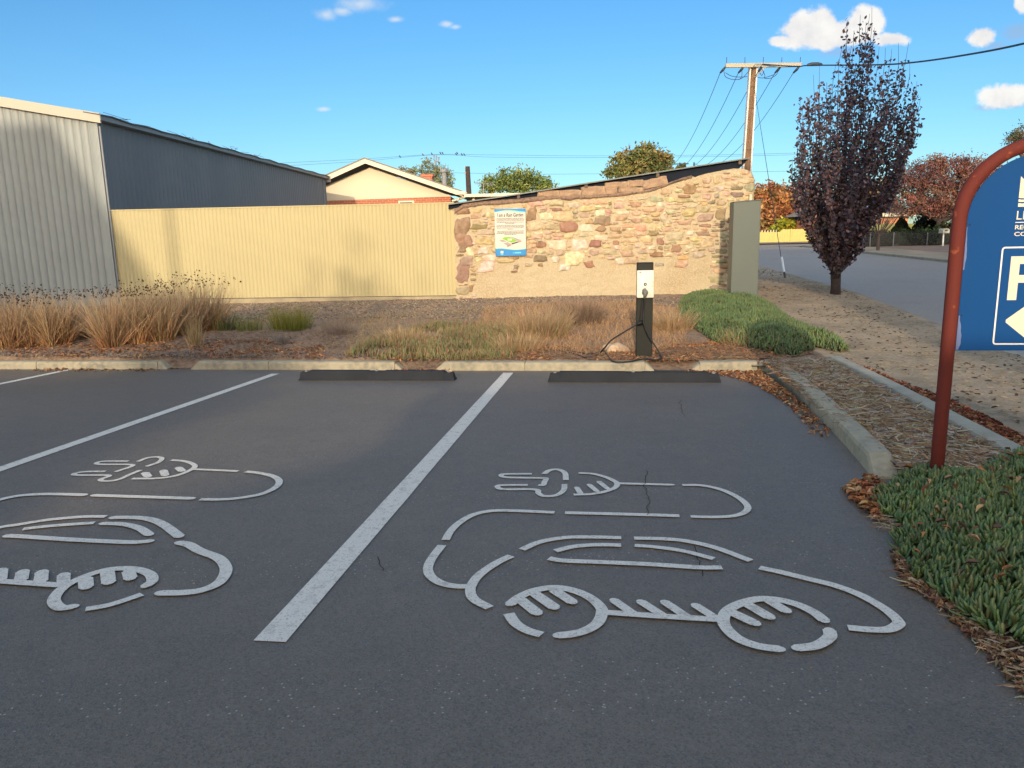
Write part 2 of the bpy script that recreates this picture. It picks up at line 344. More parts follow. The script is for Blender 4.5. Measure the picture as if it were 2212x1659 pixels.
# lot continues right behind the camera so nothing floats
grid('driveway',[1.62,8,30],[-30,-10,-2.0],lambda x,y,u,v:zl(y)-.01,'asphalt',kind='structure')
def bedz(x,y,u,v):
    z=zb(y)+bn(x,y); k0=kv(u)
    if v<k0+.16: z=min(z,zl(y)+.078)
    if v<k0+.09: z=min(z,zl(y)+.05)
    for a,b in ((-5.66,-5.30),(-2.6,-2.05),(.42,.83)):      # kerb inlets dip to the lot
        if a-.12<u<b+.12 and v<k0+.65:
            e=min(1,max(0,min(u-a+.12,b+.12-u)/.14)); k=max(0,min(1,(v-k0-.04)/.6)); k=k*k*(3-2*k); zi=zl(y)+.006+(z-zl(y)-.006)*k+.006*k*noise.noise(Vector((x*11,y*11,3))); z=z+(zi-z)*e
    return z
us_=lin(-26,1.75,260)+[2.0,2.4]; V=[]; tv=[0,.05,.10,.15,.2,.27,.34,.42,.5,.6,.72]+lin(.85,3.4,24)
for t_ in tv:
    for u in us_: v=kv(u)+.045+t_*(12.2-kv(u)-.045)/3.4; x,y=XY(u,v); V.append((x,y,bedz(x,y,u,v)))
nu=len(us_); link('garden_bed',npmesh('garden_bed',V,[(j*nu+i,j*nu+i+1,(j+1)*nu+i+1,(j+1)*nu+i) for j in range(len(tv)-1) for i in range(nu-1)],smooth=True),'soil',kind='structure')
def gz(x,y,u,v): return zb(y)+bn(x,y)+(.02*noise.noise(Vector((x*14,y*14,9))))
grid('gravel_strip',lin(-26,1.6,240),lin(12.18,15.6,40),lambda x,y,u,v:gz(x,y,u,v)+.004,'gravel',kind='structure')
grid('mulch_strip',lin(1.6,2.42,12),lin(1.2,8.8,90),lambda x,y,u,v:zb(y)+bn(x,y)-.01,'soil',kind='structure')
grid('verge',lin(2.36,4.62,16),lin(-8,48,200),lambda x,y,u,v:zb(y)+.4*bn(x,y)+.0,'verge',kind='structure')
grid('path',lin(1.5,2.5,6),lin(8.6,48,120),lambda x,y,u,v:zb(y)+.5*bn(x,y)-.005-(.03 if v<9.0 else 0),'verge',kind='structure')
grid('road',[4.55,6.5,8.7,11.0],[-30,-8,0,4,8,12,20,30,40,49.0],lambda x,y,u,v:zb(y)-.05+.03*math.sin((u-4.55)/6.4*math.pi),'road',kind='structure')
grid('cross_road',[-40,0,11,20,60,140],[49.0,55.0],lambda x,y,u,v:zb(y)-.03,'road',kind='structure')
grid('far_verge',lin(10.9,13.6,8),lin(-8,48.9,60),lambda x,y,u,v:zb(y)+.01,'verge',kind='structure')
grid('far_footpath',[13.6,19,30,60],lin(-8,48.9,30),lambda x,y,u,v:zb(y)+.012,'farverge',kind='structure')
grid('corner_footpath',[-40,0,20,60,140],[55.0,60,72],lambda x,y,u,v:zb(y)+.03,'farverge',kind='structure')
grid('back_yard',[-40,-20,-8,1.55],[15.55,20,30,45,48.9],lambda x,y,u,v:zb(y)-.02,'ground',kind='structure')
# kerb along the road: a low gutter edge
mb=MB()
for (u0,u1,h) in ((4.50,4.60,-.012),(10.93,11.06,.05)):
    for v in range(-8,48,2):
        a=XY(u0,v);b=XY(u1,v);c=XY(u1,v+1.99);d=XY(u0,v+1.99); z0=zb(a[1]);z1=zb(c[1])
        mb.add([(*a,z0-.2),(*b,z0-.2),(*c,z1-.2),(*d,z1-.2),(*a,z0+h),(*b,z0+h),(*c,z1+h),(*d,z1+h)],[(4,5,6,7),(0,1,5,4),(1,2,6,5),(2,3,7,6),(3,0,4,7)])
mb.build('road_kerb','okerb',kind='structure')
# ---------------------------------------------------------------- painted markings
def strip(mb,pts,w,z,taper=0):
    n=len(pts); L=[];Rr=[]; w=w*1.17 if .02<w<.06 else w
    for i,p in enumerate(pts):
        t=(pts[min(i+1,n-1)]-pts[max(i-1,0)]); t.z=0; t.normalize(); s=Vector((t.y,-t.x,0))
        ww=w*.5*(1+.05*noise.noise(Vector((p.x*14,p.y*14,1))))
        for lst,sg in ((L,-1),(Rr,1)):
            q=p+s*ww*sg; lst.append((q.x,q.y,zl(q.y)+z))
    mb.add(L+Rr,[(i,n+i,n+i+1,i+1) for i in range(n-1)])
mk=MB()
def bayline(name,uvs,u2,w):
    m=MB(); a=XY(*uvs); b=XY(*u2); n=24
    pts=[Vector((a[0]+(b[0]-a[0])*i/n,a[1]+(b[1]-a[1])*i/n,0)) for i in range(n+1)]; strip(m,pts,w,.004); return m.build(name,'paint',LOT)
bayline('bay_line',(-1.235,8.50),(-1.19,2.28),.118)
bayline('bay_line',(-4.02,8.42),(-4.0,2.3),.10)
bayline('bay_line',(-6.98,8.75),(-6.98,2.4),.10)
cA=lambda x,y:(867.4+.5147*x,965.0+.5147*y)
cB=lambda x,y:(.2941*x,948.8+.2941*y)
def marking(name,conv,strokes,label):
    m=MB(); z=.004
    for s in strokes:
        w=.034
        if isinstance(s[0],(int,float)): w=s[0]; s=s[1:]
        pts=[lotp(*conv(*p)) for p in s]
        if len(pts)>2: pts=catmull(pts,6)
        else: pts=[pts[0].lerp(pts[1],i/4) for i in range(5)]
        z+=.0002; strip(m,pts,w,z)
        if s is not None and w>.036 or len(s)==2:
            for e in (pts[0],pts[-1]):
                k=10; cz=z+.0001; m.add([(e.x+w*.49*math.cos(6.283*i/k),e.y+w*.49*math.sin(6.283*i/k),zl(e.y+w*.49*math.sin(6.283*i/k))+cz) for i in range(k)],[tuple(range(k))])
    return m.build(name,'paint',LOT,label=label)
marking('vehicle_symbol',cA,[
 [.028,(547,116),(440,117),(418,122),(445,131),(590,134),(606,137),(600,150),(594,163),(574,163)],
 [.028,(530,163),(420,164),(403,172),(430,181),(560,182),(575,198),(600,210),(650,206),(680,185),(684,160)],
 [.030,(598,117),(620,102),(655,98),(685,112),(690,143)],
 [.028,(743,113),(800,116),(850,128),(890,145),(905,158),(895,175),(850,192),(790,202),(722,204)],
 [.028,(735,174),(752,200)],[.028,(787,162),(820,190)],[.028,(828,150),(866,180)],
 [.030,(910,157),(1136,163)],
 [.031,(1178,164),(1260,166),(1340,183),(1410,215),(1450,250),(1445,275),(1400,293),(1320,299),(1213,297)],
 [.036,(1166,294),(930,287),(686,281)],
 [.034,(642,280),(480,273),(380,273),(300,290),(240,325),(205,360),(185,396)],
 [.036,(170,418),(130,470),(112,510),(120,545),(160,575),(220,590),(285,592)],
 [.036,(460,463),(400,492),(330,540),(295,585),(290,620),(310,650),(370,682)],
 [(505,437),(580,405),(680,387),(780,384),(922,387)],[(976,389),(1100,392),(1200,402),(1320,430),(1465,484)],
 [(645,443),(720,425),(820,417),(922,419)],[.030,(978,420),(1060,426),(1180,443),(1310,476)],
 [.036,(618,474),(680,484),(850,491),(1050,500),(1250,513),(1345,513)],
 [.036,(1502,514),(1600,535),(1700,560),(1820,590),(1930,632),(2030,690),(2080,735),(2082,755),(2040,775),(1960,775),(1873,767)],
 [.038,(455,668),(500,635),(560,610),(640,598),(720,610),(790,640),(835,680),(840,710),(820,750),(770,780),(710,795),(655,800)],
 [.036,(450,708),(480,750),(530,780),(588,797)],
 [.042,(500,650),(570,706)],[.042,(560,625),(642,682)],[.040,(640,610),(718,660)],
 [.034,(845,703),(1090,720),(1350,735)],
 [.034,(890,652),(975,712)],[.034,(1003,658),(1100,720)],[.034,(1103,660),(1200,725)],[.034,(1232,674),(1320,730)],
 [.038,(1775,740),(1730,705),(1660,672),(1580,652),(1500,648),(1420,668),(1365,700),(1350,740),(1370,780),(1420,820),(1500,848),(1588,860)],
 [.038,(1795,780),(1795,810),(1740,845),(1658,856)],
 [.042,(1385,705),(1485,752)],[.042,(1445,668),(1545,726)],[.040,(1540,655),(1615,700)]],
 'white stencil of a car with plug and cable in the right bay')
marking('vehicle_symbol',cB,[
 [.028,(945,165),(780,165),(715,175),(740,188),(975,193),(850,243)],
 [.028,(775,240),(620,243),(545,258),(580,268),(800,270),(738,300),(780,312),(870,300),(950,265),(1035,230)],
 [.028,(1015,168),(1080,142),(1150,134),(1190,145),(1160,175),(1075,204)],
 [.030,(1258,157),(1350,165),(1415,185),(1430,210),(1370,245),(1280,275),(1150,292),(970,294)],
 [.042,(1065,252),(1090,280)],[.042,(1200,235),(1215,270)],[.042,(1310,214),(1340,238)],
 [.030,(1420,225),(1600,233),(1750,240)],
 [.036,(1805,243),(1900,253),(2000,275),(2050,310),(2030,355),(1930,405),(1780,435),(1640,448),(1470,448)],
 [.040,(1415,441),(1000,428),(690,418)],
 [.040,(622,415),(450,410),(300,410),(150,420),(0,450),(-250,520),(-420,640)],
 [.036,(780,575),(600,577),(350,600),(130,635),(0,655),(-200,710)],
 [.044,(830,583),(1000,583),(1120,600),(1210,640),(1320,722)],
 [.036,(695,622),(500,635),(320,650),(170,668)],
 [.040,(755,627),(900,632),(1020,660),(1100,710)],
 [.040,(50,718),(150,722),(500,745),(850,762),(1000,765),(1105,757)],
 [.044,(1315,768),(1390,785),(1470,830),(1600,880),(1655,940),(1655,1000),(1600,1070),(1480,1120),(1340,1138),(1175,1140)],
 [.040,(1070,1090),(1120,1050),(1100,1000),(1000,965),(880,960),(760,975),(620,1020),(480,1090),(410,1160),(400,1210),(450,1250),(545,1240)],
 [.034,(1045,1150),(900,1200),(780,1235),(630,1260)],
 [.048,(630,1035),(635,1100)],[.048,(790,985),(800,1065)],[.046,(945,980),(960,1035)],
 [.038,(440,1085),(200,1068),(0,1055),(-300,1035)],
 [.044,(470,1005),(468,1070)],[.046,(310,985),(300,1060)],[.046,(170,983),(155,1050)],[.046,(10,973),(0,1050)]],
 'white stencil of a car with plug and cable, partly cut off in the middle bay')
# hairline cracks
def crack(pts,seed,name='crack'):
    rr=random.Random(seed); m=MB(); P=[]
    for a,b in zip(pts,pts[1:]):
        for k in range(8):
            t=k/8; P.append((a[0]+(b[0]-a[0])*t+rr.uniform(-3,3),a[1]+(b[1]-a[1])*t))
    strip(m,[lotp(*p) for p in P],.0032,.0068); m.build(name,'crack',LOT)
crack([(1398,1018),(1392,1050),(1402,1080),(1398,1120)],1); crack([(1468,866),(1472,885),(1478,902)],2)
crack([(1500,1180),(1512,1220),(1520,1252)],3); crack([(818,1205),(828,1240)],4)
# ---------------------------------------------------------------- kerbs
def kerb(pts,w=.15,h=.10,joints=(),label='',wl=(.10,.10),m='kerb',base=None,rnd=.03,name='concrete_kerb',group='concrete kerbs round the parking bays'):
    """pts: (u,v) lot-side line, kerb lies on its left"""
    P=[Vector((*XY(*p),0)) for p in pts]; 
    if len(P)>2: P=catmull(P,6)
    D=[0]
    for a,b in zip(P,P[1:]): D.append(D[-1]+(b-a).length)
    T=D[-1]
    def pos(s):
        for i in range(len(D)-1):
            if s<=D[i+1] or i==len(D)-2:
                t=(s-D[i])/(D[i+1]-D[i]); return P[i].lerp(P[i+1],t),(P[i+1]-P[i]).normalized()
    S=sorted(set([0,wl[0]*.5,wl[0],T-wl[1],T-wl[1]*.5,T]+[wl[0]+(T-wl[0]-wl[1])*i/24 for i in range(25)]+[j*T+e for j in joints for e in (-.006,-.004,.004,.006)]))
    m_=MB(); rings=[]
    for s in S:
        p,t=pos(s); nrm=Vector((-t.y,t.x,0)); k=1
        if s<wl[0]: k=.12+.88*s/wl[0]
        if s>T-wl[1]: k=.12+.88*(T-s)/wl[1]
        ins=0
        for j in joints:
            if abs(s-j*T)<.005: ins=.012
        hh=h*k+.004*noise.noise(Vector((p.x*3,p.y*3,2)))-ins*1.0; r=min(rnd,hh*.5); wv=.003*noise.noise(Vector((p.x*5,p.y*5,7)))
        prof=[(ins,-.1),(ins+wv,0),(ins+.006+wv,hh-r),(ins+.006+r*.3,hh-r*.3),(ins+.006+r,hh),(w-r*.6,hh),(w-ins,hh-r*.6),(w-ins,-.1)]
        z0=(zl(p.y) if base is None else base(p.y)); rings.append([(p.x+nrm.x*a,p.y+nrm.y*a,z0+b) for a,b in prof])
    n=8; vs=[q for r in rings for q in r]; fs=[(i*n+k,i*n+k+1,(i+1)*n+k+1,(i+1)*n+k) for i in range(len(rings)-1) for k in range(n-1)]
    fs+=[tuple(range(n)),tuple(range(len(vs)-1,len(vs)-n-1,-1))]
    m_.add(vs,[tuple(reversed(f)) for f in fs]); o=m_.build(name,m); 
    place(o,(rings[0][0][0],rings[0][0][1],rings[0][1][2])); return tag(o,label,'kerb',group)
kerb([(-14,8.84),(-5.65,8.80)],joints=(.3,.55,.78,.985),label='concrete kerb at far left with dead sedges behind it')
kerb([(-5.32,8.79),(-2.56,8.71)],joints=(.38,.97),label='concrete kerb behind the left wheel stop between two inlets')
kerb([(-2.14,8.70),(.42,8.65)],joints=(.42,.96),label='concrete kerb in front of the charger, starting at the leafy gap')
kerb([(.84,8.65),(1.57,8.70)],joints=(.12,),wl=(.10,.01),label='short leaf-covered concrete kerb at the back right corner')
def kerbL(pts,**k): return kerb(pts,**k)
kerbL([(1.575,8.72),(1.64,8.62),(1.67,8.3),(1.66,7.4),(1.60,6.2),(1.52,5.0),(1.47,4.45)],h=.11,joints=(.12,.3,.5,.75),wl=(.01,.2),label='long concrete kerb running along the mulch strip')
kerbL([(2.38,8.95),(2.36,7),(2.30,5),(2.28,3.2)],w=.14,h=.05,wl=(.02,.02),m='okerb',joints=(.2,.45,.7),base=lambda y:zb(y)-.012,rnd=.02,label='flat concrete edging between the mulch strip and the dirt footpath',name='concrete_edging',group=None)
# ---------------------------------------------------------------- wheel stops
def wheelstop(u0,u1,v,label):
    m=MB(); L=u1-u0; c=XY((u0+u1)/2,v)
    t=empty('wheel_stop',(c[0],c[1],zl(c[1])),-TH,label=label,cat='wheel stop',group='black rubber wheel stops')
    xs=[-L/2,-L/2+.02,-L/2+.11,-L/2+.125,-.10,-.085,.085,.10,L/2-.125,L/2-.11,L/2-.02,L/2]
    top=[.012,.085,.088,.104,.104,.098,.098,.104,.104,.088,.085,.012]; rings=[]
    for x,h in zip(xs,top): rings+= [(x,-.078,0),(x,-.075,min(.02,h)),(x,-.048,h),(x,.035,h),(x,.07,min(.02,h)),(x,.075,0)]
    rings=[(a,b,z+.001*noise.noise(Vector((a*5,b*9,u0)))) for a,b,z in rings]
    n=6; fs=[(i*n+k,(i+1)*n+k,(i+1)*n+k+1,i*n+k+1) for i in range(len(xs)-1) for k in range(n-1)]+[tuple(range(n-1,-1,-1)),tuple(range(len(rings)-n,len(rings)))]
    m.add(rings,[tuple(reversed(f)) for f in fs]); m.build('rubber_body','rubber',t)
    for x in (-L/2+.07,0,L/2-.07):
        b=MB(); b.lathe([(.018,.0),(.018,.012),(.010,.016)],(x,0,.084 if x else .0975),n=12); b.build('bolt','gutter',t)
wheelstop(-3.53,-1.75,8.02,'black rubber wheel stop in the left bay, in front of the kerb gap')
wheelstop(-.72,1.06,7.93,'black rubber wheel stop in the right bay, in front of the charger')
# ================================================================ CREAM CORRUGATED FENCE
FY=15.2
fxl=at(236,550,FY).x; fxr=at(984,540,FY).x; ftl=at(228,455,FY).z; ftr=at(978,438,FY).z; fbl=at(300,652,FY).z+.06; fbr=at(985,638,FY).z
def corrugated(x0,x1,zt0,zt1,zb0,zb1,pitch,amp,y=0,per=8,shape='sine',rows=2):
    n=int((x1-x0)/pitch*per); V=[]
    for j in range(rows):
        q=j/(rows-1)
        for i in range(n+1):
            t=i/n; x=x0+(x1-x0)*t; ph=(x/pitch)*2*math.pi
            if shape=='sine': d=amp*math.sin(ph)
            else:
                f=(x/pitch)%1.0; d=-amp if f<.12 else 0
            V.append((x,y+d,(zb0+(zb1-zb0)*t)*(1-q)+(zt0+(zt1-zt0)*t)*q))
    Fa=[(j*(n+1)+i,j*(n+1)+i+1,(j+1)*(n+1)+i+1,(j+1)*(n+1)+i) for j in range(rows-1) for i in range(n)]
    return V,Fa
fe=empty('corrugated_fence',(fxl,FY,.1),label='cream corrugated steel fence between the grey shed and the stone wall',cat='fence')
def local(V,o): 
    V=np.array(V,float); V-=np.array(o); return V
def part(name,V,Fa,m,parent,smooth=False,tint=None,**k): return link(name,npmesh(name,local(V,parent.location),Fa,tint,smooth),m,parent,**k)
V,Fa=corrugated(fxl,fxr,ftl,ftr,fbl,fbr,.076,.0068,FY); part('corrugated_sheet',V,Fa,'fence',fe,True)
def pbox(name,a,b,m,parent,bev=0,**k):
    q=MB(); l=parent.location; q.box(tuple(a[i]-l[i] for i in range(3)),tuple(b[i]-l[i] for i in range(3)),bev); return q.build(name,m,parent,**k)
q=MB(); l=fe.location
pl=[(fxl-.3,fbl-.012),(fxr+.02,fbr-.012),(fxr+.02,-.2),(fxl-.3,-.2)]
q.prism([(a-l.x,b-l.z) for a,b in pl][::-1],-.03,.12); q.build('plinth','plinth',fe)
q=MB(); q.prism([(0,ftl-l.z-.012),(fxr-fxl,ftr-l.z-.012),(fxr-fxl,ftr-l.z+.012),(0,ftl-l.z+.012)],-.013,.013); q.build('top_rail','fence',fe)
q=MB()
for hh in (.28,.5,.76):
    for i in range(int((fxr-fxl)/.38)):
        x=.19+i*.38; zt=ftl+(ftr-ftl)*x/(fxr-fxl); zb_=fbl+(fbr-fbl)*x/(fxr-fxl); q.lathe([(.005,-.004),(.005,.004)],(x,-.011,zb_+(zt-zb_)*hh+.02*math.sin(i)-l.z),'y',6)

# ================================================================ GREY SHED
SY_=15.165
sxr=at(232,500,SY_).x
topR=at(222,241,SY_).z; topL=at(0,208,SY_); slope=(topL.z-topR)/(topL.x-sxr)
sh=empty('steel_shed',(sxr,SY_,.1),label='long grey ribbed steel shed behind the dead sedges at the left edge',cat='shed')
x0=sxr-5.5
n=int(5.5/.143*6); V=[];Fa=[]
xs=[]; k=0
x=sxr
while x>x0:
    xs+= [(x,0),(x-.122,0),(x-.127,.012),(x-.138,.012)]; x-=.143
xs=xs[::-1]; nn=len(xs)
for q_ in (0,1):
    for (x,d) in xs: V.append((x,SY_+d,(.0 if q_==0 else topR+slope*(x-sxr)-.16)))
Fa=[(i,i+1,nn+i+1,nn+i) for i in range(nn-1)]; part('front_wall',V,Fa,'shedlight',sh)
q=MB(); l=sh.location
q.box((-.0,-.012,-.1),(.055,.05,topR-.16-l.z)); q.build('corner_flashing','shedlight',sh)
q=MB()      # raking fascia with overhang
zr=topR-l.z
q.prism([(x0-sxr,zr+slope*(x0-sxr)-.19),(.16,zr-.19+slope*.16),(.16,zr-.01+slope*.16),(x0-sxr,zr+slope*(x0-sxr)-.01)],-.09,-.05); q.build('barge_board','shedfascia',sh)
# side wall receding, eave level
ez=at(222,245,SY_).z-.03; yb=20.0
for yy in np.arange(20,45,.05):
    if at(712,378,yy).z<=ez: yb=yy
    else: break
# pick depth where the eave height matches
best=min(np.arange(20,45,.02),key=lambda yy:abs(at(708,380,yy).z-ez)); yb=float(best); xb=at(703,400,yb).x
dirv=Vector((xb-sxr-.05,yb-SY_,0)); Ls=dirv.length; dirv.normalize(); nrm=Vector((dirv.y,-dirv.x,0))
V=[];s=0;cols=[]
while s<Ls:
    cols+=[(s,0),(s+.07,0),(s+.09,.016),(s+.11,.016),(s+.13,0)]; s+=.19
for q_ in (0,1):
    for (s,d) in cols:
        p=Vector((sxr+.05,SY_+.04,0))+dirv*s-nrm*(.0)+nrm*d; V.append((p.x,p.y,0 if q_==0 else ez-.02))
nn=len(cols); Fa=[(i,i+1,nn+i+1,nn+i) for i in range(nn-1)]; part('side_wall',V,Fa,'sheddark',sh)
q=MB()
def along(s,off,z): p=Vector((sxr+.05,SY_+.04,0))+dirv*s+nrm*off; return Vector((p.x-l.x,p.y-l.y,z-l.z))
# gutter as a channel
a=[along(-.1,.02,ez-.06),along(Ls+.15,.02,ez-.06)]
gp=[(.02,-.01),(.13,-.01),(.13,-.10),(.05,-.12),(.02,-.12)]
ring=[along(-.12,o_,ez+z_) for o_,z_ in gp]+[along(Ls+.2,o_,ez+z_) for o_,z_ in gp]
q.add(ring,[(4,3,2,1,0),(5,6,7,8,9)]+[(i,(i+1)%5,(i+1)%5+5,i+5) for i in range(5)]); q.build('gutter','gutter',sh)
# roof rising to the left from the eave
q=MB(); W=5.5; nn=40; rv=[]
for i in range(nn+1):
    s=-.14+(Ls+.38)*i/nn; w=.012*math.sin(i*1.7)+.01*noise.noise(Vector((i*.5,0,0)))
    a_=along(s,.16,ez+.0+w); b_=along(s,-W,ez-slope*W*1.0+w); rv+=[a_,b_,a_+Vector((0,0,-.02)),b_+Vector((0,0,-.02))]
fs=[]
for i in range(nn):
    b=i*4; fs+=[(b,b+4,b+5,b+1),(b+2,b+3,b+7,b+6),(b,b+2,b+6,b+4)]
fs+=[(0,1,3,2),(nn*4,nn*4+2,nn*4+3,nn*4+1)]
q.add(rv,fs); q.build('roof','roofdark',sh)
q=MB(); q.box((-.0,0,0),(.03,.03,ez-.2-l.z)); o=q.build('downpipe','gutter',sh); o.location=(.07,-.0,0); 
# rear end wall and rear bracket so the shed is closed
q=MB(); a_=along(Ls,0,0.0);b_=along(Ls,0,ez-.02);c_=along(Ls,-W,ez-slope*W-.1);d_=along(Ls,-W,0.0); e_=a_+Vector((0,.05,0));f_=b_+Vector((0,.05,0));g_=c_+Vector((0,.05,0));h_=d_+Vector((0,.05,0))
q.add([a_,b_,c_,d_,e_,f_,g_,h_],[(0,1,2,3),(7,6,5,4),(0,4,5,1),(1,5,6,2),(2,6,7,3)]); q.build('rear_wall','sheddark',sh)
q=MB(); p=along(Ls+.14,.08,ez-.1); q.box((p.x-.1,p.y-.05,p.z-.12),(p.x+.08,p.y+.03,p.z+.09)); q.build('gutter_end','shedfascia',sh)
q=MB(); p=along(Ls-.35,.02,0); q.tube([(p.x,p.y,at(700,420,yb).z-l.z-1.2),(p.x,p.y,at(700,390,yb).z-l.z)],.035); q.build('downpipe','gutter',sh)
# vines / dead twigs on the roof edge
q=MB(); rr=random.Random(3)
for i in range(20):
    s=rr.choice([rr.uniform(.3,1.6),rr.uniform(2.5,4),rr.uniform(4.5,8.5)]); p=along(s,.1,ez+.02); q.tube([p,p+Vector((rr.uniform(-.1,.1),rr.uniform(-.3,.3),rr.uniform(.0,.05))),p+Vector((rr.uniform(-.25,.25),rr.uniform(-.6,.6),rr.uniform(-.02,.07)))],.004,4)
o=q.build('vine_twigs','bark'); tag(o,'dead creeper twigs lying along the top edge of the grey shed roof','dead vine'); o.location=sh.location
# security light on the shed side wall
p=along(best*0+Ls*.68,.0,at(612,434,22).z)
# ================================================================ STONE BUILDING
WY=15.12
f3=lambda x,y:(948.8+.3309*x,325.3+.3309*y)
def w3(x,y,yy=WY): return at(*f3(x,y),yy)
sb=empty('stone_outbuilding',(at(1300,640,WY).x,WY,.1),label='rubble stone outbuilding with a sloping dark roof and cream render at its foot',cat='outbuilding')
prof=[w3(*p) for p in [(93,392),(130,372),(160,352),(230,342),(300,335),(500,322),(640,306),(700,300),(930,292),(1080,288),(1330,265),(1400,248),(1480,222),(1600,180),(1700,158),(1850,128),(1930,115),(1990,118),(2030,132),(2055,158),(2062,190)]]
wx0,wx1=prof[0].x,prof[-1].x
def wtop(x):
    if x<=prof[0].x: return prof[0].z
    for a,b in zip(prof,prof[1:]):
        if x<=b.x: return a.z+(b.z-a.z)*(x-a.x)/max(1e-6,b.x-a.x)
    return prof[-1].z
def wy(x,z): return WY+.022*noise.noise(Vector((x*2.1,z*2.4,5)))+.012*noise.noise(Vector((x*7,z*9,1)))+.005*noise.noise(Vector((x*22,z*26,1)))
nx,nz=300,86; V=[]
for j in range(nz+1):
    for i in range(nx+1):
        x=wx0+(wx1-wx0)*i/nx; zt=wtop(x)+.012*noise.noise(Vector((x*9,0,3))); z=-.1+(zt+.1)*j/nz
        xe=x+(.02*noise.noise(Vector((z*6,2,2))) if i in(0,nx) else 0)
        e=max(0,(i-(nx-4))/4); e2=max(0,(j-(nz-3))/3)
        V.append((xe,wy(x,z)+.03*e*e+.03*e2*e2,z))
W1=nx+1; Fa=[(j*W1+i,j*W1+i+1,(j+1)*W1+i+1,(j+1)*W1+i) for j in range(nz) for i in range(nx)]
# top and right side returns 0.42 m deep
base=len(V)
for i in range(W1): x=V[nz*W1+i]; V.append((x[0],WY+.42,x[2]-.01))
for i in range(nx): Fa.append((nz*W1+i,nz*W1+i+1,base+i+1,base+i))
b2=len(V)
for j in range(nz+1): x=V[j*W1+nx]; V.append((x[0]-.005,WY+4.0,x[2]))
for j in range(nz): Fa.append((j*W1+nx,b2+j,b2+j+1,(j+1)*W1+nx))
b3=len(V)
for j in range(nz+1): x=V[j*W1]; V.append((x[0]+.005,WY+4.0,x[2]))
for j in range(nz): Fa.append((j*W1,(j+1)*W1,b3+j+1,b3+j))
Fa.append((b2,b2+nz,b3+nz,b3))
part('wall',V,Fa,'mortar',sb,True)
# individual stones
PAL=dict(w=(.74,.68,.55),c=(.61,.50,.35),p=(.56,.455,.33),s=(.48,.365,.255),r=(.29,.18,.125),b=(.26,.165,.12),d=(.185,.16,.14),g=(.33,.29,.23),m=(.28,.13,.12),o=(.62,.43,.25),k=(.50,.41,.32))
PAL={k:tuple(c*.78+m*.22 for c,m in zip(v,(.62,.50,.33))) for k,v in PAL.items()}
spec=[(150,490,100,120,'b'),(160,585,105,90,'b'),(155,640,60,50,'b'),(155,800,92,140,'r'),(155,915,90,60,'g'),(205,905,30,40,'r'),(150,395,105,40,'b'),(190,665,60,55,'w'),(850,500,112,62,'r'),(960,510,95,55,'w'),(915,612,105,80,'w'),(880,705,125,92,'w'),(775,615,125,60,'w'),(695,430,82,48,'w'),(1045,410,58,42,'w'),(1020,612,80,50,'m'),(1065,460,98,55,'b'),(668,615,65,40,'r'),(665,705,92,42,'d'),(800,432,130,65,'p'),(620,500,92,55,'p'),(1060,570,90,42,'w'),(1545,640,70,46,'r'),(1440,592,52,46,'r'),(1545,562,115,52,'p'),(1750,605,84,52,'p'),(1700,680,104,38,'k'),(1640,540,50,24,'w'),(1350,580,80,42,'c'),(1735,440,100,52,'g'),(1838,415,66,60,'b'),(1630,255,88,52,'b'),(1600,325,110,25,'s'),(1500,515,66,30,'p'),(1270,350,85,36,'s'),(1250,725,104,42,'s'),(1178,725,56,45,'w'),(980,742,66,42,'r'),(820,762,84,48,'w'),(308,758,112,74,'w'),(335,700,92,46,'w'),(285,655,74,48,'w'),(430,715,120,30,'s'),(602,415,72,85,'b'),(1935,245,74,24,'d'),(1940,288,80,34,'d'),(2026,242,76,48,'g'),(1830,480,80,18,'d'),(1820,520,94,13,'d'),(1850,612,46,36,'g'),(1840,655,72,34,'d'),(1812,690,74,14,'d'),(1840,722,66,22,'d'),(1735,490,84,20,'b'),(1778,340,42,20,'d'),(1478,450,70,60,'p'),(1290,455,74,34,'s'),(1355,455,58,40,'s'),(1185,440,80,34,'s'),(1005,665,66,40,'k'),(720,662,66,34,'k'),(790,668,60,40,'k'),(600,655,70,30,'s'),(1225,635,76,30,'c'),(1145,560,80,30,'s'),(1150,600,44,26,'r'),(1590,700,60,30,'o'),(1630,630,46,22,'w'),(1295,622,46,26,'w'),(1390,635,50,26,'w'),(1445,635,32,26,'d'),(1085,470,70,40,'r'),(500,762,32,30,'d'),(492,790,48,13,'b'),(660,748,34,22,'r'),(590,745,50,22,'p'),(500,703,40,14,'r'),(760,712,56,36,'w'),(1750,298,56,36,'p'),(1865,285,60,30,'p'),(1745,195,60,40,'c'),(1810,190,46,60,'c'),(1950,160,80,30,'c'),(2010,200,90,30,'c'),(1990,145,60,24,'o'),(1580,740,80,46,'c'),(1435,745,56,24,'g'),(180,720,90,50,'g')]
placed=[]; rs=random.Random(5); STV=[];STF=[];STC=[]
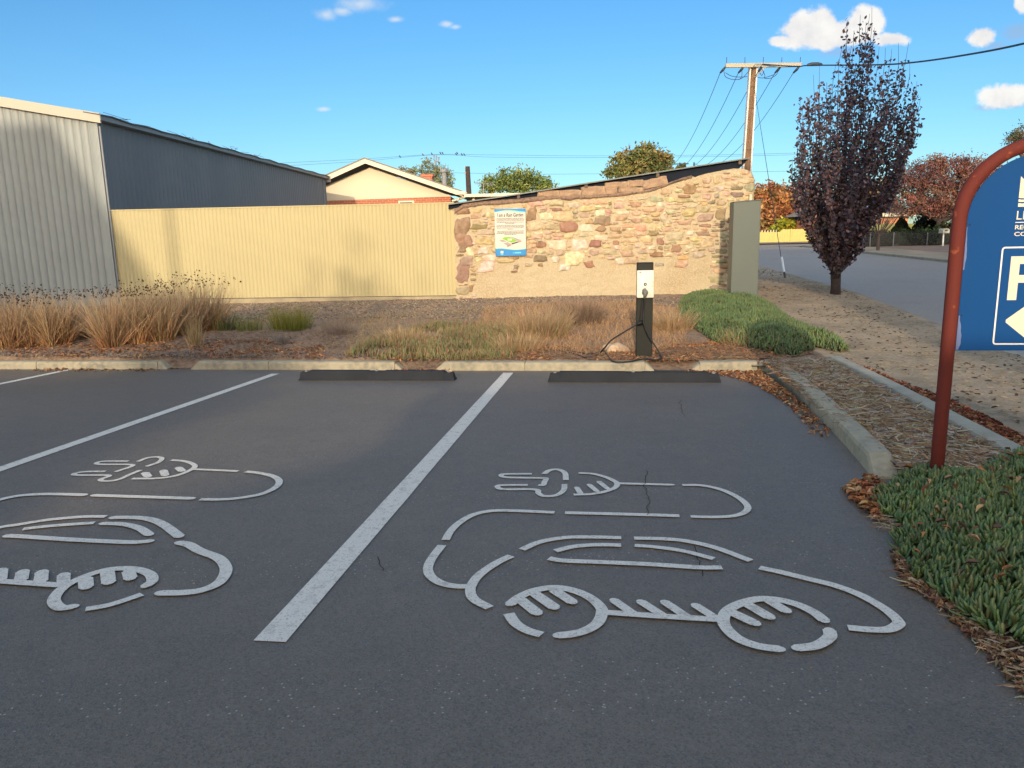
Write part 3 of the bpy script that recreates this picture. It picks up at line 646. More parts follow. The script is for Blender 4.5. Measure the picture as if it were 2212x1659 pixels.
def stone(cx,cz,w,h,col,bulge=None):
    n=18; ph=rs.uniform(0,6); bulge=bulge or rs.uniform(.014,.034); off=len(STV); ex=rs.uniform(.42,.75); sk=rs.uniform(-.35,.35); sd=rs.uniform(0,99); nr=4; tilt=rs.uniform(-.012,.012)
    for r_,(k,d) in enumerate([(1.0,.006),(.93,-.55),(.72,-.9),(.38,-1.0)]):
        for i in range(n):
            a=2*math.pi*i/n; ca,sa=math.cos(a),math.sin(a)
            rx=math.copysign(abs(ca)**ex,ca); rz=math.copysign(abs(sa)**ex,sa); j=1+.46*noise.noise(Vector((ca*1.3,sa*1.3,sd)))+.24*noise.noise(Vector((ca*3.5,sa*3.5,sd)))
            x=cx+(rx*w+sk*rz*h)*.5*j*k; z=cz+rz*h*.5*j*k; y=wy(x,z)+(.006 if r_==0 else d*bulge)+(.012*noise.noise(Vector((x*24,z*24,sd))) if r_ else 0)+tilt*rx
            STV.append((x,y,z)); cv=1+.3*noise.noise(Vector((x*16,z*16,sd))); STC.append(tuple(c*cv for c in col))
    STV.append((cx,wy(cx,cz)-bulge,cz)); STC.append(col)
    for r_ in range(nr-1):
        for i in range(n): j=(i+1)%n; STF.append((off+r_*n+i,off+r_*n+j,off+(r_+1)*n+j,off+(r_+1)*n+i))
    for i in range(0,n,2): STF.append((off+(nr-1)*n+i,off+(nr-1)*n+(i+1)%n,off+(nr-1)*n+(i+2)%n,off+nr*n))
for (px,pz,pw,ph_,c) in spec:
    a=w3(px,pz); w=pw*.3309*WY/F*1.01; h=ph_*.3309*WY/F*1.01; placed.append((a.x,a.z,w,h))
    col=tuple(k*rs.uniform(.9,1.1) for k in PAL[c]); stone(a.x,a.z,w,h,col,.03 if w>.28 and c in'bd' else None)
def rlow(x):         # lower limit of exposed stone (render covers below)
    px=(x-at(1100,560,WY).x)
    p=at(1540,560,WY).x
    if x>p: return at(1560,640,WY).z
    if x<at(1022,560,WY).x: return .08
    return at(1200,562,WY).z+.10*noise.noise(Vector((x*1.6,1,0)))
tries=0
sizes=[(.30,.12)]*26+[(.24,.10)]*60+[(.19,.09)]*110+[(.14,.06)]*200+[(.10,.045)]*300+[(.07,.035)]*420
for (w0,h0) in sizes:
    for _ in range(90):
        x=rs.uniform(wx0+.06,wx1-.06); z=rs.uniform(.1,2.6); w=w0*rs.uniform(.8,1.25); h=h0*rs.uniform(.7,1.35)
        if x-w/2<wx0+.01 or x+w/2>wx1-.01 or z+h/2>wtop(x)-.05 or z-h/2<rlow(x): continue
        if x<at(1540,560,WY).x and wtop(x)-z<.13+.05*noise.noise(Vector((x*3,0,0))): continue
        if all(abs(x-a)>(w+c)*.5*.95+.008 or abs(z-b)>(h+d)*.5*.92+.008 for a,b,c,d in placed):
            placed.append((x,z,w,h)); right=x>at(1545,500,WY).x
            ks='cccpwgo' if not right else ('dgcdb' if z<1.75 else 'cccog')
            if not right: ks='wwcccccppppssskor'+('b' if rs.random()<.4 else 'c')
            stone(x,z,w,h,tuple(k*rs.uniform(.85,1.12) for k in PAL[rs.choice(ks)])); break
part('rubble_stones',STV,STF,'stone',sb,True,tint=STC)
# mud capping band along the wall top
V=[];n=260; xe=w3(1650,100).x
for i in range(n+1):
    x=wx0+.02+(xe-wx0-.02)*i/n; z=wtop(x); th=.075*(1-.75*max(0,(i/n-.55)/.45))+.03*noise.noise(Vector((x*3,1,1)))+.015*noise.noise(Vector((x*13,1,1)))
    yb_=WY-.004
    for k,(dz,dy) in enumerate([(-th,.012),(-th*.85,-.02),(-th*.45,-.035),(-.015,-.03),(.018,.0),(.03,.12),(.0,.4)]):
        V.append((x,yb_+dy+.012*noise.noise(Vector((x*12,dz*30,8))),z+dz+.008*noise.noise(Vector((x*16,k,8)))))
Fa=[(i*7+k,(i+1)*7+k,(i+1)*7+k+1,i*7+k+1) for i in range(n) for k in range(6)]; part('mud_capping',V,Fa,'mud',sb,True)
# loose blocks lying on top
blk=[(713,280,138,36,0),(853,277,140,38,0),(1003,262,150,54,.03),(1123,262,78,42,0),(1154,224,144,36,.02),(1251,258,158,34,-.03),(1281,214,100,42,.03),(1408,208,158,54,.2)]
names=['leftmost flat sandstone block lying on the stone wall','second flat sandstone block from the left on the stone wall','bulging weathered sandstone block third from the left on the wall','small square sandstone block at the bottom of the stacked pair','thin sandstone block stacked on the small square one','dark flat sandstone block under the short upper one','short sandstone block near the top of the wall stack','tilted sandstone block at the right end of the loose row on the wall']
for (px,pz,pw,ph_,ro),nm in zip(blk,names):
    a=w3(px,pz); w=pw*.3309*WY/F; h=ph_*.3309*WY/F; m=MB(); vs=[];fs=[]
    nX,nY,nZ=10,4,4
    import itertools
    bm=MB()
    def P3(i,j,k):
        x=(i/nX-.5)*w; y=(j/nY)*.16; z=(k/nZ-.5)*h; ex=(abs(i/nX-.5)*2)**6*.012; 
        if j==0 and (k in(0,nZ) or i in(0,nX)): y+=.012
        if k==nZ and i in(0,nX): z-=.01
        q=Vector((x,y,z)); nz_=Vector((noise.noise(q*9+Vector((px,0,0))),noise.noise(q*9+Vector((px,5,0))),noise.noise(q*11+Vector((px,9,0)))))*.012
        q+=nz_; return (q.x*math.cos(ro)-q.z*math.sin(ro),q.y,q.x*math.sin(ro)+q.z*math.cos(ro))
    for i,j,k in itertools.product(range(nX+1),range(nY+1),range(nZ+1)): bm.v.append(P3(i,j,k)); bm.c.append((1,1,1))
    I=lambda i,j,k:(i*(nY+1)+j)*(nZ+1)+k
    for i in range(nX):
        for k in range(nZ): bm.f+=[(I(i,0,k),I(i+1,0,k),I(i+1,0,k+1),I(i,0,k+1)),(I(i,nY,k),I(i,nY,k+1),I(i+1,nY,k+1),I(i+1,nY,k))]
        for j in range(nY): bm.f+=[(I(i,j,0),I(i,j+1,0),I(i+1,j+1,0),I(i+1,j,0)),(I(i,j,nZ),I(i+1,j,nZ),I(i+1,j+1,nZ),I(i,j+1,nZ))]
    for j in range(nY):
        for k in range(nZ): bm.f+=[(I(0,j,k),I(0,j,k+1),I(0,j+1,k+1),I(0,j+1,k)),(I(nX,j,k),I(nX,j+1,k),I(nX,j+1,k+1),I(nX,j,k+1))]
    if 'sandblock' not in M: M['sandblock']=mat('weathered_sandstone',(.36,.24,.17),.9,(.17,.12,.09),12,.9,.8,40,c3=(.5,.36,.24),s3=7)
    o=bm.build('sandstone_block','sandblock',label=nm,cat='stone block',group='loose sandstone blocks along the wall top'); o.location=(a.x,WY-.03,a.z)
# roof: sheet, dark board painted as the shaded roof underside, brackets
l=sb.location
tp=[(60,347),(500,283),(1000,203),(1500,125),(2029,44)]
bt=[(60,382),(300,350),(640,322),(1000,285),(1330,255),(1500,228),(1620,188),(1720,165),(1850,150),(1950,125)]
RY=WY+.03
q=MB(); T=[at(*f3(*p),RY-.10) for p in tp]; n=len(T)
vs=[];
for p in T: vs+= [(p.x-l.x,p.y-l.y,p.z-l.z),(p.x-l.x,p.y-l.y,p.z-l.z-.022),(p.x-l.x,RY+4.2-l.y,p.z-l.z),(p.x-l.x,RY+4.2-l.y,p.z-l.z-.022)]
fs=[]
for i in range(n-1):
    b=4*i; fs+=[(b,b+2,b+6,b+4),(b+1,b+5,b+7,b+3),(b,b+4,b+5,b+1),(b+2,b+3,b+7,b+6)]
fs+=[(0,1,3,2),(4*n-4,4*n-2,4*n-1,4*n-3)]; q.add(vs,fs); q.build('roof_sheet','sheet',sb)
q=MB(); T2=[at(*f3(x,y+9),RY) for x,y in tp[:-1]]+[at(*f3(2018,58),RY)]; B2=[at(*f3(*p),RY) for p in bt]
poly=[(p.x-l.x,p.z-l.z) for p in T2]+[(p.x-l.x,p.z-l.z) for p in B2[::-1]]; q.prism(poly,RY-l.y+.0,RY-l.y+.04); q.build('fascia','soffit',sb)  # board coloured near-black in place of the shadowed underside of the roof
q=MB()
for (x,y) in [(518,300),(960,229),(1428,158),(1965,75)]:
    a=at(*f3(x,y),RY-.07); q.box((a.x-l.x-.03,a.y-l.y,a.z-l.z-.04),(a.x-l.x+.03,a.y-l.y+.065,a.z-l.z+.035),.006)
q.build('batten_ends','bracket',sb)
q=MB(); a=at(*f3(2034,285),WY-.09); q.tube([(a.x-l.x,a.y-l.y,-.1),(a.x-l.x,a.y-l.y,a.z-l.z)],.028,10); q.build('white_conduit','creamtrim',sb)
# ================================================================ RAIN GARDEN SIGN
A=at(1068,452,WY-.06);B_=at(1135,450,WY-.06);Cc=at(1137,552,WY-.06); sw=B_.x-A.x; shh=(A.z+B_.z)/2-Cc.z
rg=empty('information_sign',(A.x,WY-.075,Cc.z),label='white blue-edged poster sign headed I am a Rain Garden on the stone wall',cat='sign')
q=MB(); q.box((0,0,0),(sw,.012,shh),.002); q.build('panel','signwhite',rg)
def wave(name,m,zf0,zf1,y,n=30):
    q=MB(); vs=[(sw*i/n,y,zf0(i/n)) for i in range(n+1)]+[(sw*i/n,y,zf1(i/n)) for i in range(n+1)]
    q.add(vs,[(i,i+1,n+2+i,n+1+i) for i in range(n)]); return q.build(name,m,rg)
sy=lambda y:shh*(1-(y-190)/(1475-190))       # crop rows to sign height
wt=lambda t:sy(272-30*math.sin(t*math.pi*1.0)+ (8*math.sin(t*math.pi*2))) if 0 else sy(262-34*math.cos((t-.35)*5.2)*.8+ -10*t+8)
topw=lambda t: sy(262-30*math.cos((t-.40)*5.6)+0*t)
wave('top_wave_green','wavegreen',lambda t:sy(278-30*math.cos((t-.38)*5.0)),lambda t:sy(262-30*math.cos((t-.40)*5.2)),-.0010)
wave('top_wave_cyan','wavecyan',lambda t:sy(264-30*math.cos((t-.40)*5.2)),lambda t:sy(240-26*math.cos((t-.42)*5.4)),-.0014)
wave('top_border','signblue',lambda t:sy(246-26*math.cos((t-.44)*5.4)),lambda t:shh-.002,-.0018)
bw=lambda t:sy(1302+26*math.cos((t-.72)*5.2)-12*t)
wave('bottom_wave_green','wavegreen',lambda t:bw(t)-.02,lambda t:bw(t)+.014,-.0010)
wave('bottom_wave_cyan','wavecyan',lambda t:bw(t)-.02,lambda t:bw(t)+.006,-.0014)
wave('bottom_border','signblue',lambda t:.002,lambda t:bw(t),-.0018)
def text(s,size,loc,m,parent,rotz=0,shear=0,xs=1,name='lettering',align='CENTER',ext=.0008,off=0):
    cu=bpy.data.curves.new(name,'FONT'); cu.body=s; cu.size=size; cu.align_x=align; cu.shear=shear; cu.extrude=ext; cu.offset=off; cu.resolution_u=3
    tmp=bpy.data.objects.new(name,cu); C.objects.link(tmp); dg=bpy.context.evaluated_depsgraph_get(); dg.update(); me=bpy.data.meshes.new_from_object(tmp.evaluated_get(dg)); bpy.data.objects.remove(tmp); me.materials.clear(); me.materials.append(M[m]); ob=bpy.data.objects.new(name,me); C.objects.link(ob); ob.parent=parent; ob.location=loc; ob.rotation_euler=(R(90),0,rotz); ob.scale=(xs,1,1); return ob
sx=lambda x:sw*(x-490)/(1285-490)
text('I am a Rain Garden',shh*.112,(sw*.5,-.002,sy(405)),'ink',rg,shear=.18,xs=.655,name='sign_title',off=.0010)
rr=random.Random(9); q=MB()
rows=[(452,.92),(484,.96),(516,.93),(556,.93),(592,.34),(642,.94),(672,.96),(708,.92),(742,.22),(795,.92),(828,.90),(858,.96),(890,.42)]
for y_,wd in rows:
    x=sw*(.5-wd/2*.94); xe_=sw*(.5+wd/2*.94)
    while x<xe_:
        wl_=rr.uniform(.008,.035); q.add([(x,-.0012,sy(y_+9)),(min(x+wl_,xe_),-.0012,sy(y_+9)),(min(x+wl_,xe_),-.0012,sy(y_-rr.choice([6,9]))),(x,-.0012,sy(y_-8))],[(0,1,2,3)]); x+=wl_+.006
q.build('fine_print','inkgrey',rg)
def poly(name,m,pts,y,parent=rg,fx=sx,fz=sy):
    q=MB(); q.add([(fx(a),y,fz(b)) for a,b in pts],[tuple(range(len(pts)))]); return q.build(name,m,parent)
poly('diagram_road','dgrey',[(590,1030),(700,1030),(915,1165),(880,1200),(800,1200)],-.0012)
poly('diagram_road_edge','dbrown',[(800,1180),(905,1165),(895,1190),(800,1240)],-.0014)
poly('diagram_slab','dlight',[(680,985),(830,950),(860,940),(1165,1045),(1165,1075),(915,1160),(700,1030)],-.0016)
poly('diagram_plants','dgreen',[(672,985),(740,955),(860,952),(1065,1060),(915,1115),(700,1015)],-.0020)
poly('diagram_path','dgrey',[(880,945),(905,945),(1165,1045),(1090,1075)],-.0022)
poly('diagram_soil','ddark',[(915,1130),(1090,1080),(1090,1110),(920,1165)],-.0024)
poly('diagram_base','dbrown',[(1095,1080),(1165,1060),(1165,1095),(1095,1112)],-.0024)
poly('diagram_edge','signwhite',[(690,1018),(915,1118),(915,1135),(690,1030)],-.0026)
for a_ in [(815,1002,925,1052),(680,1085,785,1112),(565,1010,680,1030)]: poly('diagram_label','signwhite',[(a_[0],a_[1]),(a_[2],a_[1]),(a_[2],a_[3]),(a_[0],a_[3])],-.0028)
poly('emblem','signwhite',[(622,1340),(640,1345),(655,1325),(672,1345),(700,1330),(697,1395),(622,1398)],-.0022)
poly('emblem_caption','wavecyan',[(625,1405),(692,1405),(692,1445),(625,1445)],-.0022)
poly('crest_caption','wavecyan',[(985,1372),(1155,1372),(1155,1412),(985,1412)],-.0022)
q=MB(); q.lathe([(.011,0),(.011,.0006)],(sx(955),-.0026,sy(1395)),'y',14); q.build('crest','wavecyan',rg)
for x_,y_ in [(.02,.975),(.955,.975),(.04,.03),(.95,.03)]:
    q=MB(); q.lathe([(.007,-.004),(.007,.004)],(sw*x_,-.002,shh*y_),'y',8); q.build('fixing_screw','ink',rg)
# ================================================================ METER CABINET
cb=flatp(1583,655,.02); cb=at(1583,655,13.55)
p0=at(1583,500,13.55).x; p1=at(1640,500,13.50).x; cw=(p1-p0)/CT+.01
zt0=at(1583,437,13.55).z; zt1=at(1640,431,13.5).z
ca=empty('meter_cabinet',(p0,13.55,.0),-TH,label='tall narrow grey-green steel cabinet standing before the right end of the stone wall',cat='cabinet')
q=MB(); D=.47; q.add([(0,0,-.1),(cw,0,-.1),(cw,D,-.1),(0,D,-.1),(0,0,zt0),(cw,0,zt0+.025),(cw,D,zt0+.025),(0,D,zt0)],[(0,3,2,1),(4,5,6,7),(0,1,5,4),(1,2,6,5),(2,3,7,6),(3,0,4,7)]); 
me=q.mesh('cabinet_body'); o=link('body',me,'cabinet',ca); bv=o.modifiers.new('b','BEVEL'); bv.width=.006; bv.segments=2
q=MB(); q.add([(-.006,-.012,zt0+.002),(cw+.05,-.012,zt0+.032),(cw+.05,D+.01,zt0+.032),(-.006,D+.01,zt0+.002),(-.006,-.012,zt0+.012),(cw+.05,-.012,zt0+.042),(cw+.05,D+.01,zt0+.042),(-.006,D+.01,zt0+.012)],[(0,3,2,1),(4,5,6,7),(0,1,5,4),(1,2,6,5),(2,3,7,6),(3,0,4,7)]); q.build('lid','cabinet',ca)
q=MB(); q.box((cw-.004,.10,zt0-.17),(cw+.012,.13,zt0-.11),.003); q.tube([(cw+.006,.10,zt0-.11),(cw+.006,.105,zt0-.085),(cw+.006,.125,zt0-.085),(cw+.006,.13,zt0-.11)],.004,6); q.build('padlock','steel',ca)
q=MB(); q.box((cw-.012,-.006,.02),(cw-.003,.0005,zt0-.02)); q.build('door_edge','cabinet',ca)
# ================================================================ CHARGER
cy=8.9; c0=at(1376,600,cy); c1=at(1411,600,cy); cwid=c1.x-c0.x; cbz=at(1390,769,cy).z; ctz=at(1393,567,cy).z; hh=ctz-cbz
ch=empty('charging_station',((c0.x+c1.x)/2,cy,cbz),-R(6),label='black pedestal with a white wall box for charging electric cars, standing behind the kerb',cat='charger')
hw=cwid/2
q=MB(); q.box((-hw,.0,-.05),(hw,.11,hh),.006); q.build('post','chblack',ch)
q=MB(); q.box((-hw+.012,-.0035,-.02),(hw-.012,-.0005,hh-.36)); q.build('front_plate','chgrey' if 0 else 'chblack',ch)
q=MB(); q.box((-hw+.002,-.035,hh-.093),(hw-.002,-.0,hh-.004),.008); q.build('top_cover','chblack',ch)
q=MB()
def rbox(q,x0,x1,z0,z1,y0,y1,r,n=6,e=.006):
    ring=lambda i:[(cx+math.cos(a)*(r-i),cz+math.sin(a)*(r-i)) for cx,cz,a0 in((x1-r,z1-r,0),(x0+r,z1-r,math.pi/2),(x0+r,z0+r,math.pi),(x1-r,z0+r,1.5*math.pi)) for a in [a0+k/n*math.pi/2 for k in range(n+1)]]
    A_=[(x,y1,z) for x,z in ring(0)];B2_=[(x,y0+e,z) for x,z in ring(0)];C_=[(x,y0,z) for x,z in ring(e)]; m=len(A_)
    q.add(A_+B2_+C_,[tuple(range(m))[::-1],tuple(range(2*m,3*m))]+[(i+k*m,(i+1)%m+k*m,(i+1)%m+(k+1)*m,i+(k+1)*m) for k in range(2) for i in range(m)])
bz1=at(1393,583.5,cy).z-cbz; bz0=at(1393,642.5,cy).z-cbz
rbox(q,-hw-.002,hw+.001,bz0,bz1,-.075,0,.012); q.build('wall_box','chwhite',ch,True)
bx=lambda x:-hw+ (x-1283)/(1503-1283)*2*hw; bz=lambda y: bz0+(612-y)/(612-250)*(bz1-bz0)
text('ABB',.017,(bx(1320),-.0765,bz(285)),'red',ch,name='logo',off=.0006)
q=MB(); q.lathe([(.018,0),(.018,.002)],(bx(1390),-.0785,bz(432)),'y',20); q.build('card_reader_ring','ink',ch)
q=MB(); q.lathe([(.007,0),(.007,.001)],(bx(1391),-.0796,bz(432)),'y',16); q.build('card_reader_centre','chwhite',ch)
q=MB()
for y_ in (396,412,428,445,462): q.add([(bx(1482),-.0762,bz(y_+2)),(bx(1493),-.0762,bz(y_+2)),(bx(1493),-.0762,bz(y_-2)),(bx(1482),-.0762,bz(y_-2))],[(0,1,2,3)])
q.build('status_bars','ink',ch)
q=MB()
for y_ in (360,367,383,398,414,430,446,460): q.add([(bx(1297),-.0762,bz(y_+1)),(bx(1322),-.0762,bz(y_+1)),(bx(1322),-.0762,bz(y_-1.6)),(bx(1297),-.0762,bz(y_-1.6))],[(0,1,2,3)])
q.build('instruction_print','inkgrey',ch)
q=MB(); q.lathe([(.036,0.0),(.037,-.012),(.034,-.022),(.03,-.024)],(bx(1388),-.072,bz(540)),'y',22); q.add([(bx(1388)-.022,-.093,bz(540)+.03),(bx(1388),-.096,bz(540)+.056),(bx(1388)+.022,-.093,bz(540)+.03),(bx(1388)-.022,-.074,bz(540)+.03),(bx(1388),-.074,bz(540)+.056),(bx(1388)+.022,-.074,bz(540)+.03)],[(2,1,0),(0,1,4,3),(1,2,5,4)]); q.build('socket','chgrey',ch)
q=MB(); a=at(*(1165.6+.1634*1330,542.2+.1634*955),cy-.07)
q.tube([(-.045,-.0,a.z-cbz+.0),(-.045,-.05,a.z-cbz-.0)],[.03,.03],12); q.build('cable_holster','chblack',ch)
q=MB(); q.box((-hw+.01,-.012,.0),(hw-.01,-.0036,.006)); q.build('base_flange','chblack',ch)
# cable (things of their own: plugged in)
f4=lambda x,y:(1165.6+.1634*x,542.2+.1634*y)
pts=[]
for (x,y,dy) in [(1388,530,-.10),(1388,560,-.13),(1389,600,-.14),(1386,650,-.13),(1376,780,-.10),(1372,900,-.10),(1390,1000,-.10),(1440,1120,-.10),(1500,1215,-.10),(1565,1315,-.12),(1608,1395,-.15)]:
    pts.append(at(*f4(x,y),cy+dy))
for (x,y) in [(1612,1425),(1540,1437),(1400,1428),(1300,1440),(1220,1458),(1100,1468),(980,1462),(930,1425),(870,1345),(825,1318),(740,1352),(640,1362),(450,1332),(320,1308),(268,1312),(300,1328),(400,1342),(480,1372),(600,1404),(720,1395),(800,1340)]:
    p=bedp(*f4(x,y),.02); pts.append(p)
for (x,y,dy) in [(870,1268,-.02),(950,1178,-.05),(1100,1082,-.08),(1220,1010,-.09),(1300,962,-.09)]: pts.append(at(*f4(x,y),cy+dy))
q=MB(); sp=catmull(pts,6); sp=[Vector((p.x,p.y,max(p.z,gtop(p.x,p.y)+.012) if i>60 else p.z)) for i,p in enumerate(sp)]
l0=sp[0].copy(); q.tube([p-l0 for p in sp[8:]],.0095,8)
o=q.build('charging_cable','cable',None,True,label='thick black cable hanging from the charger and looping over the ground behind the kerb',cat='cable'); o.location=l0
q=MB(); q.tube([Vector((0,.04,.006)),Vector((0,-.01,0)),Vector((0,-.045,-.012)),Vector((.001,-.055,-.045)),sp[10]-l0,sp[16]-l0],[.026,.027,.024,.020,.017,.012],12); q.build('plug','chgrey',o,True)
q=MB(); e=sp[-1]-l0; q.tube([e+Vector((-.02,0,-.006)),e,e+Vector((.03,.0,.012)),e+Vector((.055,.02,.015))],[.011,.016,.024,.026],12); q.build('connector','chblack',o,True)
# thin coiled security cable
q=MB(); P=[]
for i in range(120):
    t=i/119; a=at(*f4(1352-30*t,640+290*t),cy-.03); P.append(a+Vector((.006*math.cos(i*1.1),.006*math.sin(i*1.1),0))-ch.location)
q.tube(P,.0018,5); o=q.build('coiled_tether','cable',None); o.location=ch.location; o.parent=ch; o.matrix_parent_inverse=ch.matrix_basis.inverted(); 
# ================================================================ BLUE PARKING SIGN
sxy=XY(1.675,4.11); sgz=zb(sxy[1])
ps=empty('parking_sign',(sxy[0],sxy[1],sgz),-TH,label='blue arched parking sign on a rust-red bent pipe frame rising from the succulents',cat='sign')
Rr=.362; zs=1.33-sgz
path=[(0,0,-.25),(0,0,.3),(0,0,.8),(0,0,zs)]+[(Rr-Rr*math.cos(a),0,zs+Rr*math.sin(a)) for a in [math.pi*i/28 for i in range(1,28)]]+[(2*Rr,0,zs),(2*Rr,0,.6),(2*Rr,0,-.25)]
q=MB(); q.tube(path,.0335,18); q.build('pipe_frame','postred',ps,True)
pz0=.682-sgz; ri=Rr-.037; cx=Rr
out=[(cx-ri,pz0),(cx-ri,zs)]+[(cx-ri*math.cos(a),zs+(ri-.01)*math.sin(a)) for a in [math.pi*i/32 for i in range(1,32)]]+[(cx+ri,zs),(cx+ri,pz0)]
q=MB(); q.prism([(a,b) for a,b in out],-.0015,.0015); q.build('panel','panelblue',ps)
lx=lambda u:u-1.675
def ring(name,m,x0,x1,z0,z1,w,r,y,parent):
    def rr_(i): return [(cx_+math.cos(a)*(r-i),cz_+math.sin(a)*(r-i)) for cx_,cz_,a0 in((x1-r,z1-r,0),(x0+r,z1-r,math.pi/2),(x0+r,z0+r,math.pi),(x1-r,z0+r,1.5*math.pi)) for a in [a0+k/5*math.pi/2 for k in range(6)]]
    A_=rr_(0);B2=rr_(w) if w<r else None; n=len(A_); q=MB()
    q.add([(a,y,b) for a,b in A_]+[(a,y,b) for a,b in B2],[(i,(i+1)%n,n+(i+1)%n,n+i) for i in range(n)]); return q.build(name,m,parent)
bz_=lambda z:z-sgz
ring('border','white',lx(1.884),lx(2.19),bz_(.712),bz_(1.200),.0075,.016,-.0022,ps)
q=MB()       # letter P built from strokes
X0,X1,Z0,Z1=lx(1.931),lx(2.085),bz_(.937),bz_(1.153); s=.043; rO=(Z1-bz_(1.023))/2; cz_=Z1-rO; rI=rO-s*.88
n=16; arcO=[(X1-rO+rO*math.sin(a),cz_+rO*math.cos(a)) for a in [math.pi*i/n for i in range(n+1)]]; arcI=[(X1-rO+rI*math.sin(a),cz_+rI*math.cos(a)) for a in [math.pi*i/n for i in range(n+1)]]
O=[(X0+s,Z1)]+arcO+[(X0+s,cz_-rO)]; I_=[(X0+s,cz_+rI)]+arcI+[(X0+s,cz_-rI)]
q.add([(a,-.0022,b) for a,b in O+I_],[(i,i+1,len(O)+i+1,len(O)+i) for i in range(len(O)-1)])
q.add([(X0,-.0022,Z0),(X0+s,-.0022,Z0),(X0+s,-.0022,Z1),(X0,-.0022,Z1)],[(0,1,2,3)]); q.build('parking_letter','lettering',ps)
q=MB(); ax=lx(1.936); az=bz_(.832)
def rp(pts): q.add([(a,-.0022,b) for a,b in pts],[tuple(range(len(pts)))])
rp([(ax,az-.006),(ax+.004,az-.010),(ax+.092,az-.082),(ax+.105,az-.078),(ax+.105,az+.078),(ax+.092,az+.082),(ax+.004,az+.010),(ax,az+.006)]); q.add([(ax+.105,-.0022,az-.034),(ax+.21,-.0022,az-.034),(ax+.21,-.0022,az+.034),(ax+.105,-.0022,az+.034)],[(0,1,2,3)]); q.build('arrow','lettering',ps)
text('LIGHT',.060,(lx(1.932),-.0022,bz_(1.331)),'lettering',ps,xs=.98,name='council_name',align='LEFT')
text('REGIONAL',.0295,(lx(1.932),-.0022,bz_(1.284)),'lettering',ps,xs=1.20,name='council_name',align='LEFT',off=.0004)
text('COUNCIL',.0275,(lx(1.932),-.0022,bz_(1.252)),'lettering',ps,xs=1.40,name='council_name',align='LEFT',off=.0004)
q=MB(); q.add([(lx(1.933),-.0022,bz_(1.3155)),(lx(2.14),-.0022,bz_(1.3155)),(lx(2.14),-.0022,bz_(1.319)),(lx(1.933),-.0022,bz_(1.319))],[(0,1,2,3)]); q.build('name_rule','white',ps)
# wavy emblem above the name
q=MB()
def emb(za,zb2,xa=1.937,xb=2.137):
    n=20; W=[(lx(xa+(xb-xa)*i/n),bz_(za(i/n))) for i in range(n+1)]+[(lx(xa+(xb-xa)*i/n),bz_(zb2(i/n))) for i in range(n+1)]
    q.add([(a,-.0022,b) for a,b in W],[(i,i+1,n+2+i,n+1+i) for i in range(n)])
emb(lambda t:1.434+.10*t-.02*math.sin(t*6.3),lambda t:1.537-.19*t*(1-t)-.02*t)
emb(lambda t:1.416+.055*t-.012*math.sin(t*6.3),lambda t:1.428+.094*t-.02*math.sin(t*6.3))
emb(lambda t:1.392,lambda t:1.410+.045*t-.012*math.sin(t*6.3)); q.build('council_emblem','lettering',ps)
for (zz) in (1.311,.862):
    q=MB(); q.lathe([(.0045,-.001),(.0045,.0008)],(cx-ri+.014,-.0026,bz_(zz)),'y',10); q.build('rivet','ink',ps)
    q=MB(); q.box((.02,.002,bz_(zz)-.012),(cx-ri+.02,.006,bz_(zz)+.012)); q.build('mounting_tab','postred',ps)
q=MB(); rr=random.Random(2)
for (za,zc,w) in ((.686,.86,.022),(1.09,1.30,.011)):
    n=14; vs=[];
    for i in range(n+1): z=za+(zc-za)*i/n; vs+= [(cx-ri+.0008,-.0019,bz_(z)),(cx-ri+w*(.35+.65*math.sin(math.pi*min(1,i/n+.12)))*(1+.25*noise.noise(Vector((z*30,0,0)))),-.0019,bz_(z))]
    q.add(vs,[(2*i,2*i+1,2*i+3,2*i+2) for i in range(n)])
q.build('faded_edge','fade',ps)
# ================================================================ GABLE HOUSE
f6=lambda x,y:(650.6+.1716*x,298.2+.1716*y)
HY=33.0
p6=lambda x,y,yy=HY: at(*f6(x,y),yy)
gh=empty('gable_house',(p6(1000,900).x,HY,.2),label='cream weatherboard gable house with a red brick band, seen over the fence',cat='house'); l=gh.location
def fpoly(q,pts,y0,y1): q.prism([(p.x-l.x,p.z-l.z) for p in pts],y0-l.y,y1-l.y)
q=MB(); fpoly(q,[p6(-150,806),p6(-150,790),p6(865,368),p6(1885,728),p6(1885,735)],HY,HY+.08); q.build('weatherboard_gable','cream',gh)
q=MB(); a=p6(-150,806);b=p6(1883,735); fpoly(q,[Vector((a.x,0,-.1)),Vector((b.x,0,-.1)),b,a],HY-.02,HY+.20); q.build('brick_wall','brick',gh)
q=MB(); q.box((b.x-l.x-.01,-.0,-.3),(b.x-l.x+.0,9,b.z-l.z)); q.build('side_wall','brick',gh)
q=MB(); a1=p6(1222,790,HY-.05); b1=p6(1420,790,HY-.05); q.box((a1.x-l.x,-.06,a1.z-l.z-1.2),(b1.x-l.x,-.0,a1.z-l.z)); wf=q.build('window_frame','creamtrim',gh)
q=MB(); q.box((a1.x-l.x+.07,-.07,a1.z-l.z-1.13),(b1.x-l.x-.07,-.061,a1.z-l.z-.07)); q.build('window_pane','glass',wf)
BY=HY-.55
L_=[(-260,720),(797,252),(2030,672)]; Lo=[(-260,800),(805,318),(2035,740)]
q=MB(); fpoly(q,[p6(*L_[0],BY),p6(*L_[1],BY),p6(*Lo[1],BY),p6(*Lo[0],BY)],BY,BY+.03); fpoly(q,[p6(*L_[1],BY),p6(*L_[2],BY),p6(*Lo[2],BY),p6(*Lo[1],BY)],BY,BY+.03); q.build('barge_board','creamtrim',gh)
q=MB(); A1,A2,A3=[p6(*t,BY) for t in L_]
